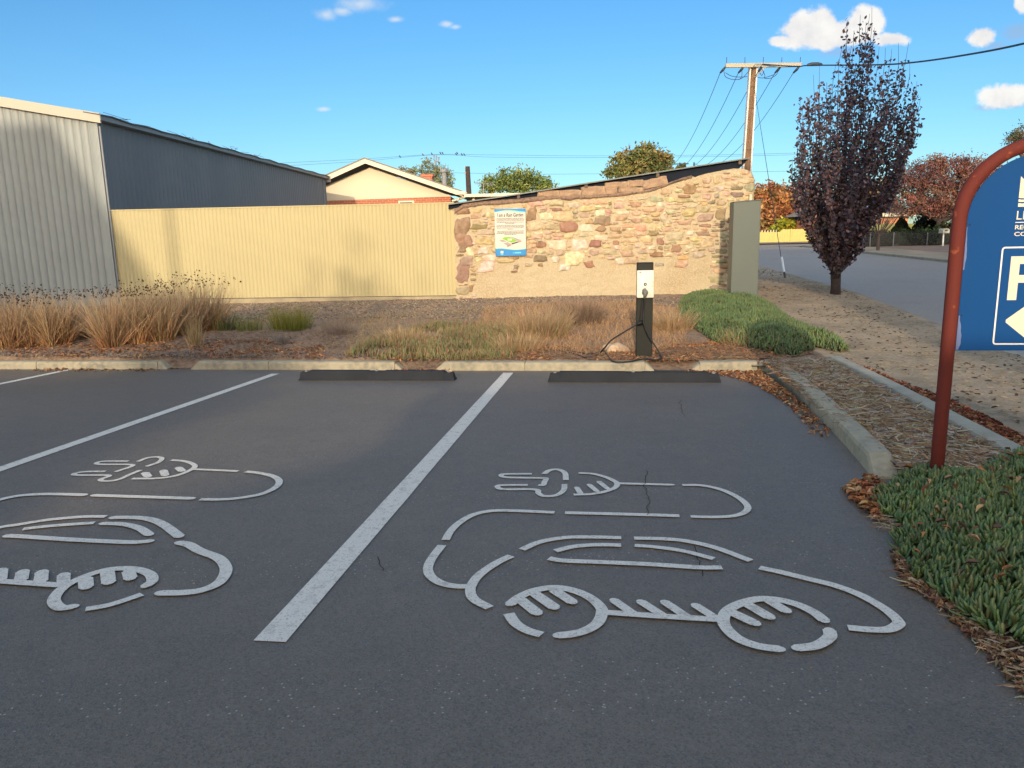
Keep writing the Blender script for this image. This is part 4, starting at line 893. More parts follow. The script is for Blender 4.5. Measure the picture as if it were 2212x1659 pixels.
for (s0,s1) in ((A1,A2),(A2,A3)):
    vs=[]
    for (P,yy) in ((s0,BY-.03),(s1,BY-.03),(s1,HY+9),(s0,HY+9)): vs.append((P.x-l.x,yy-l.y,P.z-l.z+.03))
    vs+= [(a,b,c-.05) for a,b,c in vs]; q.add(vs,[(0,1,2,3),(7,6,5,4),(0,4,5,1),(1,5,6,2),(2,6,7,3),(3,7,4,0)])
q.build('roof','tileroof',gh)
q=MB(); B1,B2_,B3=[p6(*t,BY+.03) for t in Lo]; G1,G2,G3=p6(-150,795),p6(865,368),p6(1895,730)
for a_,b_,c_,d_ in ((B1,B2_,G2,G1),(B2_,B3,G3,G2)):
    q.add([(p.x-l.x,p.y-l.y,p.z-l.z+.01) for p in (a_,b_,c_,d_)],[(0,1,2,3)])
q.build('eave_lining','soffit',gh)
q=MB(); a=p6(1940,682,BY-.1);b=p6(2030,676,BY-.1); q.box((a.x-l.x,BY-.12-l.y,a.z-l.z-.1),(b.x-l.x+.12,BY+.05-l.y,b.z-l.z+.02),.01); q.box((b.x-l.x+.02,BY-l.y,b.z-l.z-.1),(b.x-l.x+.16,9,b.z-l.z+.0)); q.build('gutter','creamtrim',gh)
q=MB(); q.tube([(p.x-l.x,p.y-l.y,p.z-l.z) for p in (p6(2058,705,BY),p6(2056,745,BY),p6(1990,770,HY-.15),p6(1900,792,HY-.08))]+[(b.x-l.x+2.4-2.4+0,0,0)][:0],.045,8); q.build('downpipe','creamtrim',gh)
q=MB(); a=p6(1517,455,37);b=p6(1650,530,37); q.box((a.x-l.x,37-l.y,b.z-l.z-.6),(b.x-l.x,37.6-l.y,a.z-l.z-.06)); q.box((a.x-l.x-.04,36.96-l.y,a.z-l.z-.12),(b.x-l.x+.04,37.64-l.y,a.z-l.z)); q.build('chimney','brick',gh)
q=MB(); a=p6(1797,400,36); q.tube([(a.x-l.x,3,a.z-l.z-1.6),(a.x-l.x,3,a.z-l.z)],.11,12); q.lathe([(.11,0),(.18,.0),(.18,.12),(.10,.16)],(a.x-l.x,3,a.z-l.z-.1),'z',12); q.build('flue','gutter',gh)
# carport beside it
f3p=lambda x,y,yy: at(*f3(x,y),yy)
cp=empty('carport',(f3p(180,290,32).x,32,.2),label='flat white-edged carport roof between the gable house and the stone building',cat='carport'); l=cp.location
a=f3p(165,284,32); b=f3p(560,284,32); c_=f3p(165,303,32)
q=MB(); q.box((a.x-l.x,0,c_.z-l.z),(b.x-l.x+3,.05,a.z-l.z)); q.build('fascia','creamtrim',cp)
q=MB(); q.box((a.x-l.x,.05,c_.z-l.z+.02),(b.x-l.x+3,6,c_.z-l.z+.08)); q.build('roof','tileroof',cp)
for x in (a.x-l.x+.3,b.x-l.x+2.6):
    q=MB(); q.box((x,.3,-.3),(x+.1,.4,c_.z-l.z)); q.build('post','creamtrim',cp)
# ================================================================ POLES AND WIRES
f7=lambda x,y:(1545.1+.17*x,97.6+.17*y)
f9=lambda x,y:(1355.4+.392*x,.392*y)
PY=28.0
def stobie(name,top,bot,y,wt_,wb,label,group=None,tip=None):
    """pole of two steel flanges with concrete between them"""
    T=at(*top,y); B=at(*bot,y); k=(T.x-B.x)/(T.z-B.z); z0=zb(y)-.3; bx=B.x+k*(z0-B.z); t=empty(name,(bx,y,z0),label=label,cat='power pole',group=group)
    hh=T.z-z0; wb2=wb; q=MB(); dx=k*hh
    def bar(x0,x1,x2,x3,y0,y1): q.add([(x0,y0,0),(x1,y0,0),(x1,y1,0),(x0,y1,0),(x2,y0,hh),(x3,y0,hh),(x3,y1,hh),(x2,y1,hh)],[(0,3,2,1),(4,5,6,7),(0,1,5,4),(1,2,6,5),(2,3,7,6),(3,0,4,7)])
    a,b=wb2/2,wt_/2; f=.055
    bar(-a+f,a-f,dx-b+f*.8,dx+b-f*.8,-.04,.10); q.build('concrete_core','concretep',t); q=MB()
    bar(-a,-a+f,dx-b,dx-b+f*.8,-.07,.13); q.build('steel_flange','steel',t); q=MB()
    bar(a-f,a,dx+b-f*.8,dx+b,-.07,.13); q.build('steel_flange','steel',t)
    for zz in (.35,.6,.8,.9):
        q=MB(); q.tube([(dx*zz-(a+(b-a)*zz)-.03,-.05,hh*zz),(dx*zz+(a+(b-a)*zz)+.03,-.05,hh*zz)],.012,6); q.build('through_bolt','bracket',t)
    return t
ptop=f7(484,255); pbot=f7(405,1500)
pp=stobie('power_pole',ptop,pbot,PY,.27,.37,'tall stained concrete and steel power pole rising behind the stone building')
pz=pp.location
A1=at(*f7(130,262),PY-.12);A2=at(*f7(1088,252),PY-.12); q=MB()
q.tube([],1) if 0 else None
dz=(A2.z-A1.z); q.add([(A1.x-pz.x,-.17,A1.z-pz.z-.06),(A2.x-pz.x,-.17,A2.z-pz.z-.06),(A2.x-pz.x,-.08,A2.z-pz.z-.06),(A1.x-pz.x,-.08,A1.z-pz.z-.06),(A1.x-pz.x,-.17,A1.z-pz.z+.07),(A2.x-pz.x,-.17,A2.z-pz.z+.07),(A2.x-pz.x,-.08,A2.z-pz.z+.07),(A1.x-pz.x,-.08,A1.z-pz.z+.07)],[(0,3,2,1),(4,5,6,7),(0,1,5,4),(1,2,6,5),(2,3,7,6),(3,0,4,7)]); q.build('crossarm','arm',pp)
q=MB(); a=at(*f7(500,410),PY-.15); b=at(*f7(640,275),PY-.15); q.tube([a-pz,b-pz],.022,6); q.build('brace','arm',pp)
ins=[]
for x in (143,375,608,843,1078):
    a=at(*f7(x,245),PY-.12)-pz; q=MB(); q.tube([a+Vector((0,0,-.05)),a+Vector((0,0,.24))],.011,6); q.build('insulator_pin','wire',pp)
    b=a+Vector((-.10,.02,-.16)); q=MB(); q.tube([a+Vector((-.0,0,-.04)),b,b+Vector((-.08,.1,-.09))],[.02,.045,.03],8); q.build('insulator','wire',pp); ins.append(pz+b+Vector((-.08,.1,-.09)))
q=MB()
for (p) in ([(110,330),(130,400),(220,435),(330,425),(400,360),(450,300)],[(340,330),(335,400),(300,440)],[(130,350),(200,390),(300,405),(410,400)],[(590,300),(630,380),(625,420),(700,420),(770,380),(800,330)],[(560,330),(590,385),(620,330)],[(540,410),(620,415),(760,370)],[(500,420),(560,300),(600,240)],[(600,240),(500,250),(480,330)]):
    q.tube(catmull([at(*f7(*t),PY-.3)-pz for t in p],5),.011,5)
q.build('jumper_wires','wire',pp)
def wire(a,b,sag,r,label=None,grp=None,n=24,name='power_line',cat='cable'):
    P=[a.lerp(b,i/n)+Vector((0,0,-sag*4*(i/n)*(1-i/n))) for i in range(n+1)]; q=MB(); q.tube([p-a for p in P],r,5); o=q.build(name,'wire',label=label,cat=cat,group=grp); o.location=a; return o
ends=[(255,905),(295,928),(365,915),(440,905),(525,890)]
far=[]; ordw=['first','second','third','fourth','fifth']
fp_y=74.0
for i,(e) in enumerate(ends):
    d=at(*f9(*e),44); S=ins[i]; E=S+(d-S)*1.9; E.z=max(E.z,6.4); 
    # hang with sag so that the sight-line passes through d
    t=1/1.9; zline=S.z+(E.z-S.z)*t; sag=(zline-d.z)/(4*t*(1-t)); wire(S,E,sag,.0105,f'{ordw[i]} wire from the left running from the crossarm down behind the stone roof','wires fanning out from the power pole'); far.append(E)
# distant pole the wires reach
mid=sum(far,Vector())/5
fp=empty('power_pole',(mid.x,mid.y,.3),label='distant power pole whose tip shows behind the leafy tree over the stone roof',cat='power pole')
q=MB(); q.tube([(0,0,0),(0,0,mid.z+.2-.3)],[.16,.11],8); q.build('pole','bracket',fp)
q=MB(); q.box((-1.3,-.1,mid.z-.41),(1.3,.02,mid.z-.34)); q.build('crossarm','wire',fp)
for e in far:
    q=MB(); q.lathe([(.05,0),(.07,.06),(.05,.14),(.06,.2),(.02,.26)],(e.x-mid.x,e.y-mid.y,e.z-.3-.22),'z',8); q.build('insulator','wire',fp)
# thick bundled cable to the right
S=at(*f7(600,240),PY-.2); pts=[S,at(*f7(880,262),27.6),at(*f7(1080,268),27.0),at(*f9(1010,360),26.6),at(1897.5,139.8,22.5),at(1980,134.0,20.5),at(2084,119,18),at(2212,94,15.6),at(2500,20,12),at(2900,-120,9.5)]
q=MB(); sp=catmull(pts,6); q.tube([p-S for p in sp],.021,7); o=q.build('aerial_cable','wire',label='thick dark cable running from the pole top over the purple tree to the right',cat='cable'); o.location=S; cable_end=sp[-1]
q=MB(); a=at(*f9(1032,360),26.6); q.tube([Vector((-.26,0,-.01)),Vector((-.22,0,.02)),Vector((-.1,0,.035)),Vector((.1,0,.035)),Vector((.22,0,.02)),Vector((.26,0,-.0))],[.02,.045,.06,.06,.045,.02],10); o=q.build('cable_joint','wire',None,True,label='dark oval joint box on the thick cable just right of the crossarm',cat='joint box'); o.location=a
# guy wire with white guard
G0=at(*f9(697,470),PY); G1=flatp(1696,600,.14)
guy=empty('guy_wire',G1,label='thin guy wire with a white guard tube standing at the edge of the road',cat='guy wire')
q=MB(); q.tube([G0-G1,Vector((0,0,-.1))],.008,5); q.build('stay_wire','wire',guy)
dirg=(G0-G1).normalized(); q=MB(); q.tube([dirg*.22,dirg*1.0*at(1688,555,22).z/1.0*0+dirg*.85],.028,8); q.build('guard_tube','white',guy)
q=MB(); q.tube([dirg*-.1,dirg*.22],.024,8); q.build('anchor_rod','bark',guy)
# distant lines behind the houses and the roosting birds
b6=lambda x,y: at(*f6(x,y),62)
W1=[(-600,330),(0,302),(800,262),(1672,207),(2400,212),(3700,224),(5600,205),(7300,150)]
W2=[(-600,372),(0,338),(800,288),(1702,212),(2400,240),(3700,246),(5600,225),(7300,175)]
for k,(w_,lb) in enumerate(((W1,'upper thin distant power line crossing the whole sky above the rooftops'),(W2,'lower thin distant power line with small birds perched on it'))):
    P=catmull([b6(*t) for t in w_],8); q=MB(); q.tube([p-P[0] for p in P],.009,4); o=q.build('power_line','wire',label=lb,cat='cable'); o.location=P[0]
P=[b6(1890,437),b6(3000,455),b6(5200,432),b6(7300,395)]; P=catmull(P,8); q=MB(); q.tube([p-P[0] for p in P],.009,4); o=q.build('power_line','wire',label='thin distant power line low above the stone roof, at crown height of the far trees',cat='cable'); o.location=P[0]
P=[b6(1945,440+0),b6(3000,476),b6(6100,480),b6(6900,470)]
def wl_z(x,w_):
    for (x0,y0),(x1,y1) in zip(w_,w_[1:]):
        if x0<=x<=x1: return y0+(y1-y0)*(x-x0)/(x1-x0)
birds=[(1243,263,W2),(1532,238,W2),(1645,230,W2),(1752,197,W1),(1780,212,W1),(1965,215,W1),(1950,232,W2),(2022,230,W2),(2053,232,W2)]
bl=['lone bird far left on the distant wire, right of the gable peak','bird on the wire midway between gable peak and far pole','bird perched just left of the far pole','bird perched highest just right of the far pole','bird close beside the one right of the far pole','upper bird of the pair right of the far pole','lower bird of the pair on the lower wire','left bird of the two furthest right on the wire','rightmost bird on the distant wire']
bm=MB(); bm.tube([(0,-.11,-.07),(0,-.04,-.015),(0,.0,.03),(0,.025,.08),(0,.05,.11),(0,.085,.105)],[.008,.03,.05,.04,.03,.005],8); bme=bm.mesh('bird',True)
for (x,y,w_),lb in zip(birds,bl):
    o=link('bird',bme,'bird',label=lb,cat='bird',group='birds perched on the distant wires'); a=b6(x,wl_z(x,w_)+(-3)); o.location=a+Vector((0,0,.06)); o.rotation_euler=(0,0,1.2)
fpole=empty('power_pole',(b6(1697,440).x,62,.3),label='slim far pole with three upright insulators behind the red chimney',cat='power pole'); l=fpole.location
q=MB(); q.tube([(0,0,0),(0,0,b6(1697,285).z-l.z)],[.13,.08],7); q.build('pole','sheddark',fpole)
q=MB(); q.tube([b6(1672,278)-l,b6(1732,302)-l],.05,6); q.build('crossarm','sheddark',fpole)
for (x,y0,y1) in ((1672,208,280),(1702,222,290),(1732,236,302)):
    q=MB(); q.tube([b6(x,y1)-l,b6(x,y0)-l],[.03,.06],6); q.build('insulator','sheddark',fpole)
q=MB(); q.box((b6(1660,440).x-l.x,-.1,b6(1660,448).z-l.z),(b6(1735,440).x-l.x,.1,b6(1735,438).z-l.z)); q.build('lower_arm','steel',fpole)
lp_=empty('power_pole',(at(*f6(2130,700),48).x,48,.3),label='dark leaning wooden pole right of the gable house',cat='power pole'); l=lp_.location
q=MB(); q.tube([(0,0,0),at(*f6(2093,358),48)-l],[.2,.14],8); q.build('pole','darkbark',lp_)
for y in (375,440): 
    q=MB(); a=at(*f6(2082,y),48)-l; q.box((a.x-.12,-.04,a.z-.06),(a.x+.12,.04,a.z+.06)); q.build('bracket','gutter',lp_)
# TV antenna
an=empty('tv_antenna',(f3p(288,285,34).x,34,.3),label='thin television antenna beside the round green tree',cat='antenna'); l=an.location
q=MB(); q.tube([(0,0,0),f3p(288,212,34)-l],.022,6); q.build('mast','gutter',an)
q=MB(); q.tube([f3p(235,211,34)-l,f3p(350,222,34)-l],.014,5)
for x in range(240,350,12): a=f3p(x,211+(x-235)*.096,34)-l; q.tube([a+Vector((-.0,-.3,-.0)),a+Vector((.0,.3,.02))],.008,4); q.tube([a+Vector((0,0,-.08)),a+Vector((0,0,.08))],.008,4)
q.build('elements','gutter',an)
# ================================================================ TREES
def crown(blobs,n,size,palette,rng,m,parent,loc,sub=26,spread=.22,tilt=None,hollow=.55,aspect=1.6,var=.25,edge=1.0):
    """blobs (cx,cy,cz,rx,ry,rz) in metres, world; leaves gather in many small clusters near each blob's shell"""
    P=[];T=[]; vol=np.array([b[3]*b[4]*b[5] for b in blobs])**.67; vol/=vol.sum()
    for b,wt in zip(blobs,vol):
        nc=max(6,int(sub*wt*len(blobs))); d=rng.normal(size=(nc,3)); d/=np.linalg.norm(d,axis=1)[:,None]; r=(hollow+(1-hollow)*rng.random(nc))**.7
        cc_=np.array(b[:3])+d*r[:,None]*np.array(b[3:]); k=int(n*wt); idx=rng.integers(0,nc,k); sp=np.array(b[3:])*spread
        sc=rng.uniform(.6,1.35,nc)[idx][:,None]; P.append(cc_[idx]+rng.normal(size=(k,3))*sp*sc*edge)
        ct=pal(palette,nc,.22,rng)[idx]; T.append(ct*(1+rng.uniform(-var,var,(k,1))))
    P=np.concatenate(P)-np.array(loc);T=np.clip(np.concatenate(T),0,1)
    V,Fa,TT=leaves(P,size*rng.uniform(.7,1.3,len(P)),T,rng,tilt,aspect=aspect); return link('crown',npmesh('crown',V,Fa,TT),m,parent)
def limbs(q,base,tips,r0,rng,split=.35,bend=.2,n=7):
    for t in tips:
        b=Vector(base); t=Vector(t); mid_=b.lerp(t,split); mid_.x=b.x+(mid_.x-b.x)*bend; mid_.y=b.y+(mid_.y-b.y)*bend
        p=catmull([b,mid_,b.lerp(t,.7)+Vector((rng.uniform(-.1,.1),rng.uniform(-.1,.1),0))*(t-b).length*.2,t],4); k=len(p); q.tube(p,[r0*(1-i/k)**.8+r0*.06 for i in range(k)],n)
def tree(name,label,cat,trunk_px,y,blobs_px,palette,leaf,n,seed,group=None,trunk_r=.18,m='leaf',bark='bark',sub=26,spread=.22,zbase=None,**k):
    rng=np.random.default_rng(seed); z0=zb(y) if zbase is None else zbase; bx_=at(trunk_px,500,y).x; t=empty(name,(bx_,y,z0),label=label,cat=cat,group=group)
    B=[]
    for (px,py,rx,ry,*dy) in blobs_px:
        yy=y+(dy[0] if dy else 0); c_=at(px,py,yy); s=yy/F*1.02; B.append((c_.x,yy,c_.z,rx*s,rx*s*.8,ry*s))
    crown(B,n,leaf,palette,rng,m,t,(bx_,y,z0),sub,spread,**k)
    q=MB(); tips=[(b[0]-bx_,b[1]-y,b[2]-z0) for b in B]; hz=min(p[2] for p in tips)*.45
    q.tube([(0,0,-.15),(.02,0,hz*.5),(0,0,hz)],[trunk_r*1.15,trunk_r,trunk_r*.85],8); limbs(q,(0,0,hz*.95),tips,trunk_r*.6,rng); q.build('trunk',bark,t,True)
    return t
GR=[(.10,.13,.045),(.13,.16,.05),(.07,.10,.04),(.17,.18,.06)]
tree('pepper_tree','drooping pale green tree behind the red chimney','tree',930,58,[(880,372,20,12),(905,382,25,18),(930,372,20,24),(950,385,22,22),(962,392,16,22),(940,402,30,18)],[(.24,.28,.16),(.18,.22,.12),(.3,.33,.19)],.24,3600,21,aspect=.5,tilt=None)
tree('pepper_tree','rounded green tree between the antenna and the stone roof','tree',1122,55,[(1070,398,28,16),(1100,390,32,22),(1130,390,34,24),(1160,400,28,18),(1180,408,20,12),(1052,408,16,10)],[(.22,.29,.09),(.17,.24,.07),(.29,.35,.12)],.24,5200,22,aspect=.6)
tree('leafy_tree','dark leafy green tree rising behind the middle of the stone roof','tree',1390,50,[(1335,365,26,20),(1360,350,28,24),(1400,335,26,24),(1405,352,34,28),(1435,360,24,20),(1370,372,36,24)],[(.17,.20,.07),(.22,.235,.08),(.12,.15,.06),(.26,.22,.09)],.26,5200,23,aspect=.8)
tree('leafy_tree','small green tree top just left of the power pole','tree',1470,66,[(1474,362,7,8),(1468,368,8,8)],[(.10,.12,.04)],.2,260,24)
# autumn trees across the street
AU=[(.40,.17,.075),(.33,.13,.06),(.43,.22,.09),(.27,.11,.06),(.38,.25,.10)]
tree('autumn_tree','bright orange-red autumn tree behind the lime fence','tree',1668,66,[(1655,430,30,30),(1690,432,30,32),(1665,465,36,30),(1705,465,30,28),(1725,440,26,24),(1640,480,24,20),(1690,488,34,16)],AU,.32,9000,25,aspect=.9)
tree('garden_bush','yellow-green bush below the orange autumn tree','bush',1700,63.5,[(1700,486,20,12),(1726,486,24,13),(1745,490,18,11),(1680,494,16,8)],[(.30,.32,.03),(.14,.2,.03),(.4,.36,.04)],.22,3000,26,trunk_r=.08)
tree('autumn_tree','yellow-leaved tree glimpsed between the purple tree and the dark red crown','tree',1905,70,[(1900,405,20,22),(1885,430,24,22),(1915,430,22,20)],[(.42,.34,.10),(.3,.22,.1),(.5,.38,.12)],.26,900,27,sub=14)
DR=[(.24,.10,.09),(.18,.09,.09),(.32,.14,.11),(.15,.09,.10),(.28,.17,.12)]
tree('red_leaf_tree','broad dark red-leaved tree overhanging the far garden','tree',2028,44,[(1940,408,38,30),(1975,385,40,32),(2015,375,40,34),(2060,378,42,36),(2105,385,40,38),(2150,400,40,40),(1960,440,40,24),(2010,430,44,30),(2060,440,44,30),(2110,445,44,30),(1905,430,24,22)],DR,.14,26000,28,trunk_r=.3,bark='darkbark',sub=40,spread=.2,aspect=.7)
tree('gum_tree','grey-green tree at the right edge behind the blue sign','tree',2290,30,[(2200,286,20,14),(2225,300,34,26),(2260,290,40,40),(2300,300,40,50),(2190,305,20,8),(2280,350,50,40)],[(.10,.14,.09),(.15,.16,.10),(.2,.15,.09)],.13,5000,29,trunk_r=.3,aspect=.45,sub=20,spread=.25)
# dark cone conifer
cf=at(1948,463,47); z0=zb(47); t=empty('conifer',(at(1946,500,47).x,47,z0),label='dark cone-shaped conifer standing against the brick house',cat='tree'); hgt=cf.z-z0; rng=np.random.default_rng(31); n=11000
hz=1-np.sqrt(rng.random(n)); a=rng.uniform(0,6.283,n); rad=(.98*(1-hz)+.01)*(.75+.25*rng.random(n))*(1+.05*np.sin(hz*30+a*2)); P=np.c_[rad*np.cos(a),rad*np.sin(a),hz*hgt]
V,Fa,T=leaves(P,.09,pal([(.03,.045,.02),(.045,.06,.025)],n,.3,rng),rng); link('crown',npmesh('crown',V,Fa,T),'leaf',t)
q=MB(); q.tube([(0,0,-.1),(0,0,hgt*.6)],[.14,.05],7); q.build('trunk','darkbark',t)
# small bare street tree
t=empty('bare_tree',(flatp(1896,541,.3).x,flatp(1896,541,.3).y,.3),label='small almost leafless street tree on the far verge',cat='tree'); ly=t.location.y
t.location.z=zb(ly); q=MB(); rr=random.Random(4); hz=.5
q.tube([(0,0,-.1),(0,0,.4),(.02,0,.75)],[.085,.075,.06],8); q.build('trunk','bark',t)
q=MB()
for i in range(26):
    a=rr.uniform(0,6.28); w=rr.uniform(.2,1.0); e=Vector((w*math.cos(a)*1.4,w*math.sin(a),rr.uniform(1.5,2.3))); m1=Vector((e.x*.45,e.y*.45,1.15)); p=catmull([Vector((0,0,.65)),m1,e],5); q.tube(p,[.018*(1-j/len(p))+.004 for j in range(len(p))],5)
    for k in range(3): b=p[rr.randint(5,len(p)-2)]; q.tube([b,b+Vector((rr.uniform(-.3,.3),rr.uniform(-.3,.3),rr.uniform(.2,.5)))],[.009,.004],4)
q.build('branches','bark',t)
# PURPLE PEAR TREE
ty=14.64; b0=at(1803,628,ty); tz=zb(ty)
pt=empty('purple_tree',(b0.x,ty,b0.z),label='tall vase-shaped dark purple-leaved street tree on the dirt verge',cat='tree'); l=pt.location; rr=random.Random(12); rng=np.random.default_rng(12)
tips=[(1722,322,-.3),(1728,300,.3),(1735,262,0),(1748,232,.5),(1760,205,-.4),(1770,180,.3),(1786,178,-.1),(1800,160,.6),(1812,128,-.5),(1836,112,.2),(1845,66,-.2),(1858,110,.5),(1872,70,.1),(1884,52,0),(1882,90,-.5),(1896,140,.6),(1912,130,-.2),(1925,122,.2),(1942,135,-.4),(1956,128,.3),(1966,160,-.1),(1975,205,.4),(1983,232,-.3),(1978,262,.2),(1962,300,-.5),(1948,330,.4),(1930,372,0),(1715,372,.1),(1722,410,-.4),(1742,452,.3),(1768,505,-.2),(1890,430,.4),(1872,478,-.3),(1858,535,.1),(1835,240,.9),(1850,260,-.9),(1800,300,.9),(1890,260,-.8),(1830,350,1.0),(1870,330,.9),(1790,370,-.9),(1840,400,-.95),(1760,330,.7),(1920,230,.8),(1900,200,-.9),(1810,215,-.8),(1780,260,-.8)]
qt=MB(); LP=[];LT=[]; qtw=MB()
pcols=np.array([(.088,.072,.108),(.115,.078,.108),(.080,.076,.118),(.14,.085,.10),(.115,.108,.10),(.20,.095,.09)])
for (px,py,dy) in tips:
    e=at(px,py,ty+dy)-l; base=Vector((rr.uniform(-.06,.06),rr.uniform(-.06,.06),rr.uniform(.15,.45))); hgt=e.z
    m1=Vector((e.x*.30,e.y*.45,base.z+(hgt-base.z)*.26)); m2=Vector((e.x*.80,e.y*.9,base.z+(hgt-base.z)*.62))
    p=catmull([base,m1,m2,e],8); k=len(p); qt.tube(p,[max(.004,.024*(1-i/k)**.9) for i in range(k)],6)
    shoots=[(p,.07)]
    for _ in range(6 if py>200 else 4):
        i=rr.randint(int(k*.28),int(k*.9)); c_=p[i]; a=rr.uniform(0,6.28); L_2=rr.uniform(.35,1.15)*(1-.35*i/k); w=rr.uniform(.06,.20)*L_2*1.6; tip=c_+Vector((w*math.cos(a)+(e.x-c_.x)*.25,w*math.sin(a),L_2))
        sp_=catmull([c_,c_.lerp(tip,.4)+Vector((w*.45*math.cos(a),w*.45*math.sin(a),-.03)),tip],5); qtw.tube(sp_,[.008*(1-j/len(sp_))+.002 for j in range(len(sp_))],4,False); shoots.append((sp_,0))
    hc=rr.choice([0,1,1,2,3,4])
    for sp_,t0 in shoots:
        n_=len(sp_)-1
        for j in range(n_):
            if j/n_<t0: continue
            A_,B_2=sp_[j],sp_[j+1]; ln=(B_2-A_).length; zt=A_.z; dens=70*(.75+.5*noise.noise(A_*2.2+Vector((px,0,0)))+.15)*(1.25 if zt<2.6 else .85 if zt<3.6 else .6)
            if j>=n_-1: dens*=.5
            for _ in range(int(ln*dens+rr.random())):
                q_=A_.lerp(B_2,rr.random()); s_=.042*min(1,.4+q_.z/1.5); LP.append((q_.x+rr.gauss(0,s_),q_.y+rr.gauss(0,s_),q_.z+rr.gauss(0,.03))); LT.append(rr.choice([hc,hc,0,1,2,2,3,4] if rr.random()<.8 else [5,3,1]))
    if rr.random()<.7: qtw.tube([e-Vector((0,0,.1)),e+Vector((rr.uniform(-.05,.05),0,rr.uniform(.1,.35)))],[.004,.0025],4,False)
qt.tube([(.02,0,-.2),(.015,0,.1),(0,0,.35),(-.02,0,.62)],[.105,.088,.095,.10],12)
qt.build('trunk','darkbark',pt,True); qtw.build('twigs','darkbark',pt)
P=np.array(LP); T=np.clip(pcols[np.array(LT)]*rng.uniform(.6,1.35,(len(LT),1)),0,1)
keep=P[:,2]>.22; P=P[keep];T=T[keep]
V,Fa,T=leaves(P,rng.uniform(.05,.092,len(P)),T,rng,aspect=1.1); link('crown',npmesh('crown',V,Fa,T),'purple',pt)
# ================================================================ ACROSS THE STREET
f8=lambda x,y:(1626.5+.2083*x,352.4+.2083*y)
p8=lambda x,y,yy: at(*f8(x,y),yy)
def panelfence(name,label,pts,y,zbase,m,post=None,pitch=.2,cat='fence',gap=0,**k):
    t=empty(name,(p8(pts[0][0],700,y).x,y,zbase),label=label,cat=cat,**k); l=t.location; q=MB()
    P=[p8(a,b,y) for a,b in pts]; x=P[0].x
    def zt(x):
        for a,b in zip(P,P[1:]):
            if a.x<=x<=b.x: return a.z+(b.z-a.z)*(x-a.x)/max(.001,b.x-a.x)
        return P[-1].z
    x=P[0].x
    while x<P[-1].x-.02:
        w=pitch*(1-gap); z1=zt(x); z2=zt(min(x+w,P[-1].x)); q.add([(x-l.x,0,-.15),(x+w-l.x,0,-.15),(x+w-l.x,0,z2-l.z),(x-l.x,0,z1-l.z),(x-l.x,.03,-.15),(x+w-l.x,.03,-.15),(x+w-l.x,.03,z2-l.z),(x-l.x,.03,z1-l.z)],[(0,1,2,3),(7,6,5,4),(3,2,6,7),(1,5,6,2),(0,3,7,4)])
        x+=pitch
    q.build('panels',m,t); 
    if post:
        x=P[0].x
        while x<P[-1].x+.01: q=MB(); q.box((x-l.x-.04,-.05,-.15),(x-l.x+.04,-.005,zt(x)-l.z+.03)); q.build('post',post,t); x+=post_gap
    return t
post_gap=2.35
LFY=58.0
panelfence('steel_fence','low lime-yellow steel fence in front of the orange tree, stepping up to the right',[(70,718),(300,712),(303,686),(560,684),(640,690)],LFY,zb(LFY)+.03,'limefence','limefence',.19,gap=.04)
panelfence('picket_gate','small pale picket gate at the left end of the lime fence beyond the cabinet',[(60,700),(160,696),(245,686)],LFY+1.2,zb(LFY)+.03,'paling',None,.22,'gate',.62)
panelfence('steel_fence','lime-yellow steel fence beside the cone-shaped conifer',[(1020,628),(1500,628),(1860,626)],52.0,zb(52),'limefence',None,.19,gap=.04)
# brick house
hy=58.0; hb=empty('brick_house',(p8(1240,700,hy).x,hy,zb(hy)),label='low orange brick house with a pale roof edge behind the conifer',cat='house'); l=hb.location
a=p8(700,556,hy); b=p8(1612,550,hy); q=MB(); q.box((a.x-l.x,0,-.2),(b.x-l.x,8,b.z-l.z)); q.build('wall','farbrick',hb)
q=MB(); q.box((a.x-l.x-.2,-.45,b.z-l.z-.0),(b.x-l.x+.3,-.38,b.z-l.z+.24)); q.build('fascia','creamtrim',hb)
q=MB(); q.add([(a.x-l.x-.3,-.5,b.z-l.z+.20),(b.x-l.x+.4,-.5,b.z-l.z+.20),(b.x-l.x-2.5,4,b.z-l.z+1.3),(a.x-l.x+2,4,b.z-l.z+1.3),(a.x-l.x-.3,8.5,b.z-l.z+.2),(b.x-l.x+.4,8.5,b.z-l.z+.2)],[(0,1,2,3),(3,2,5,4),(1,5,2),(0,3,4),(0,4,5,1)]); q.build('roof','gutter',hb)
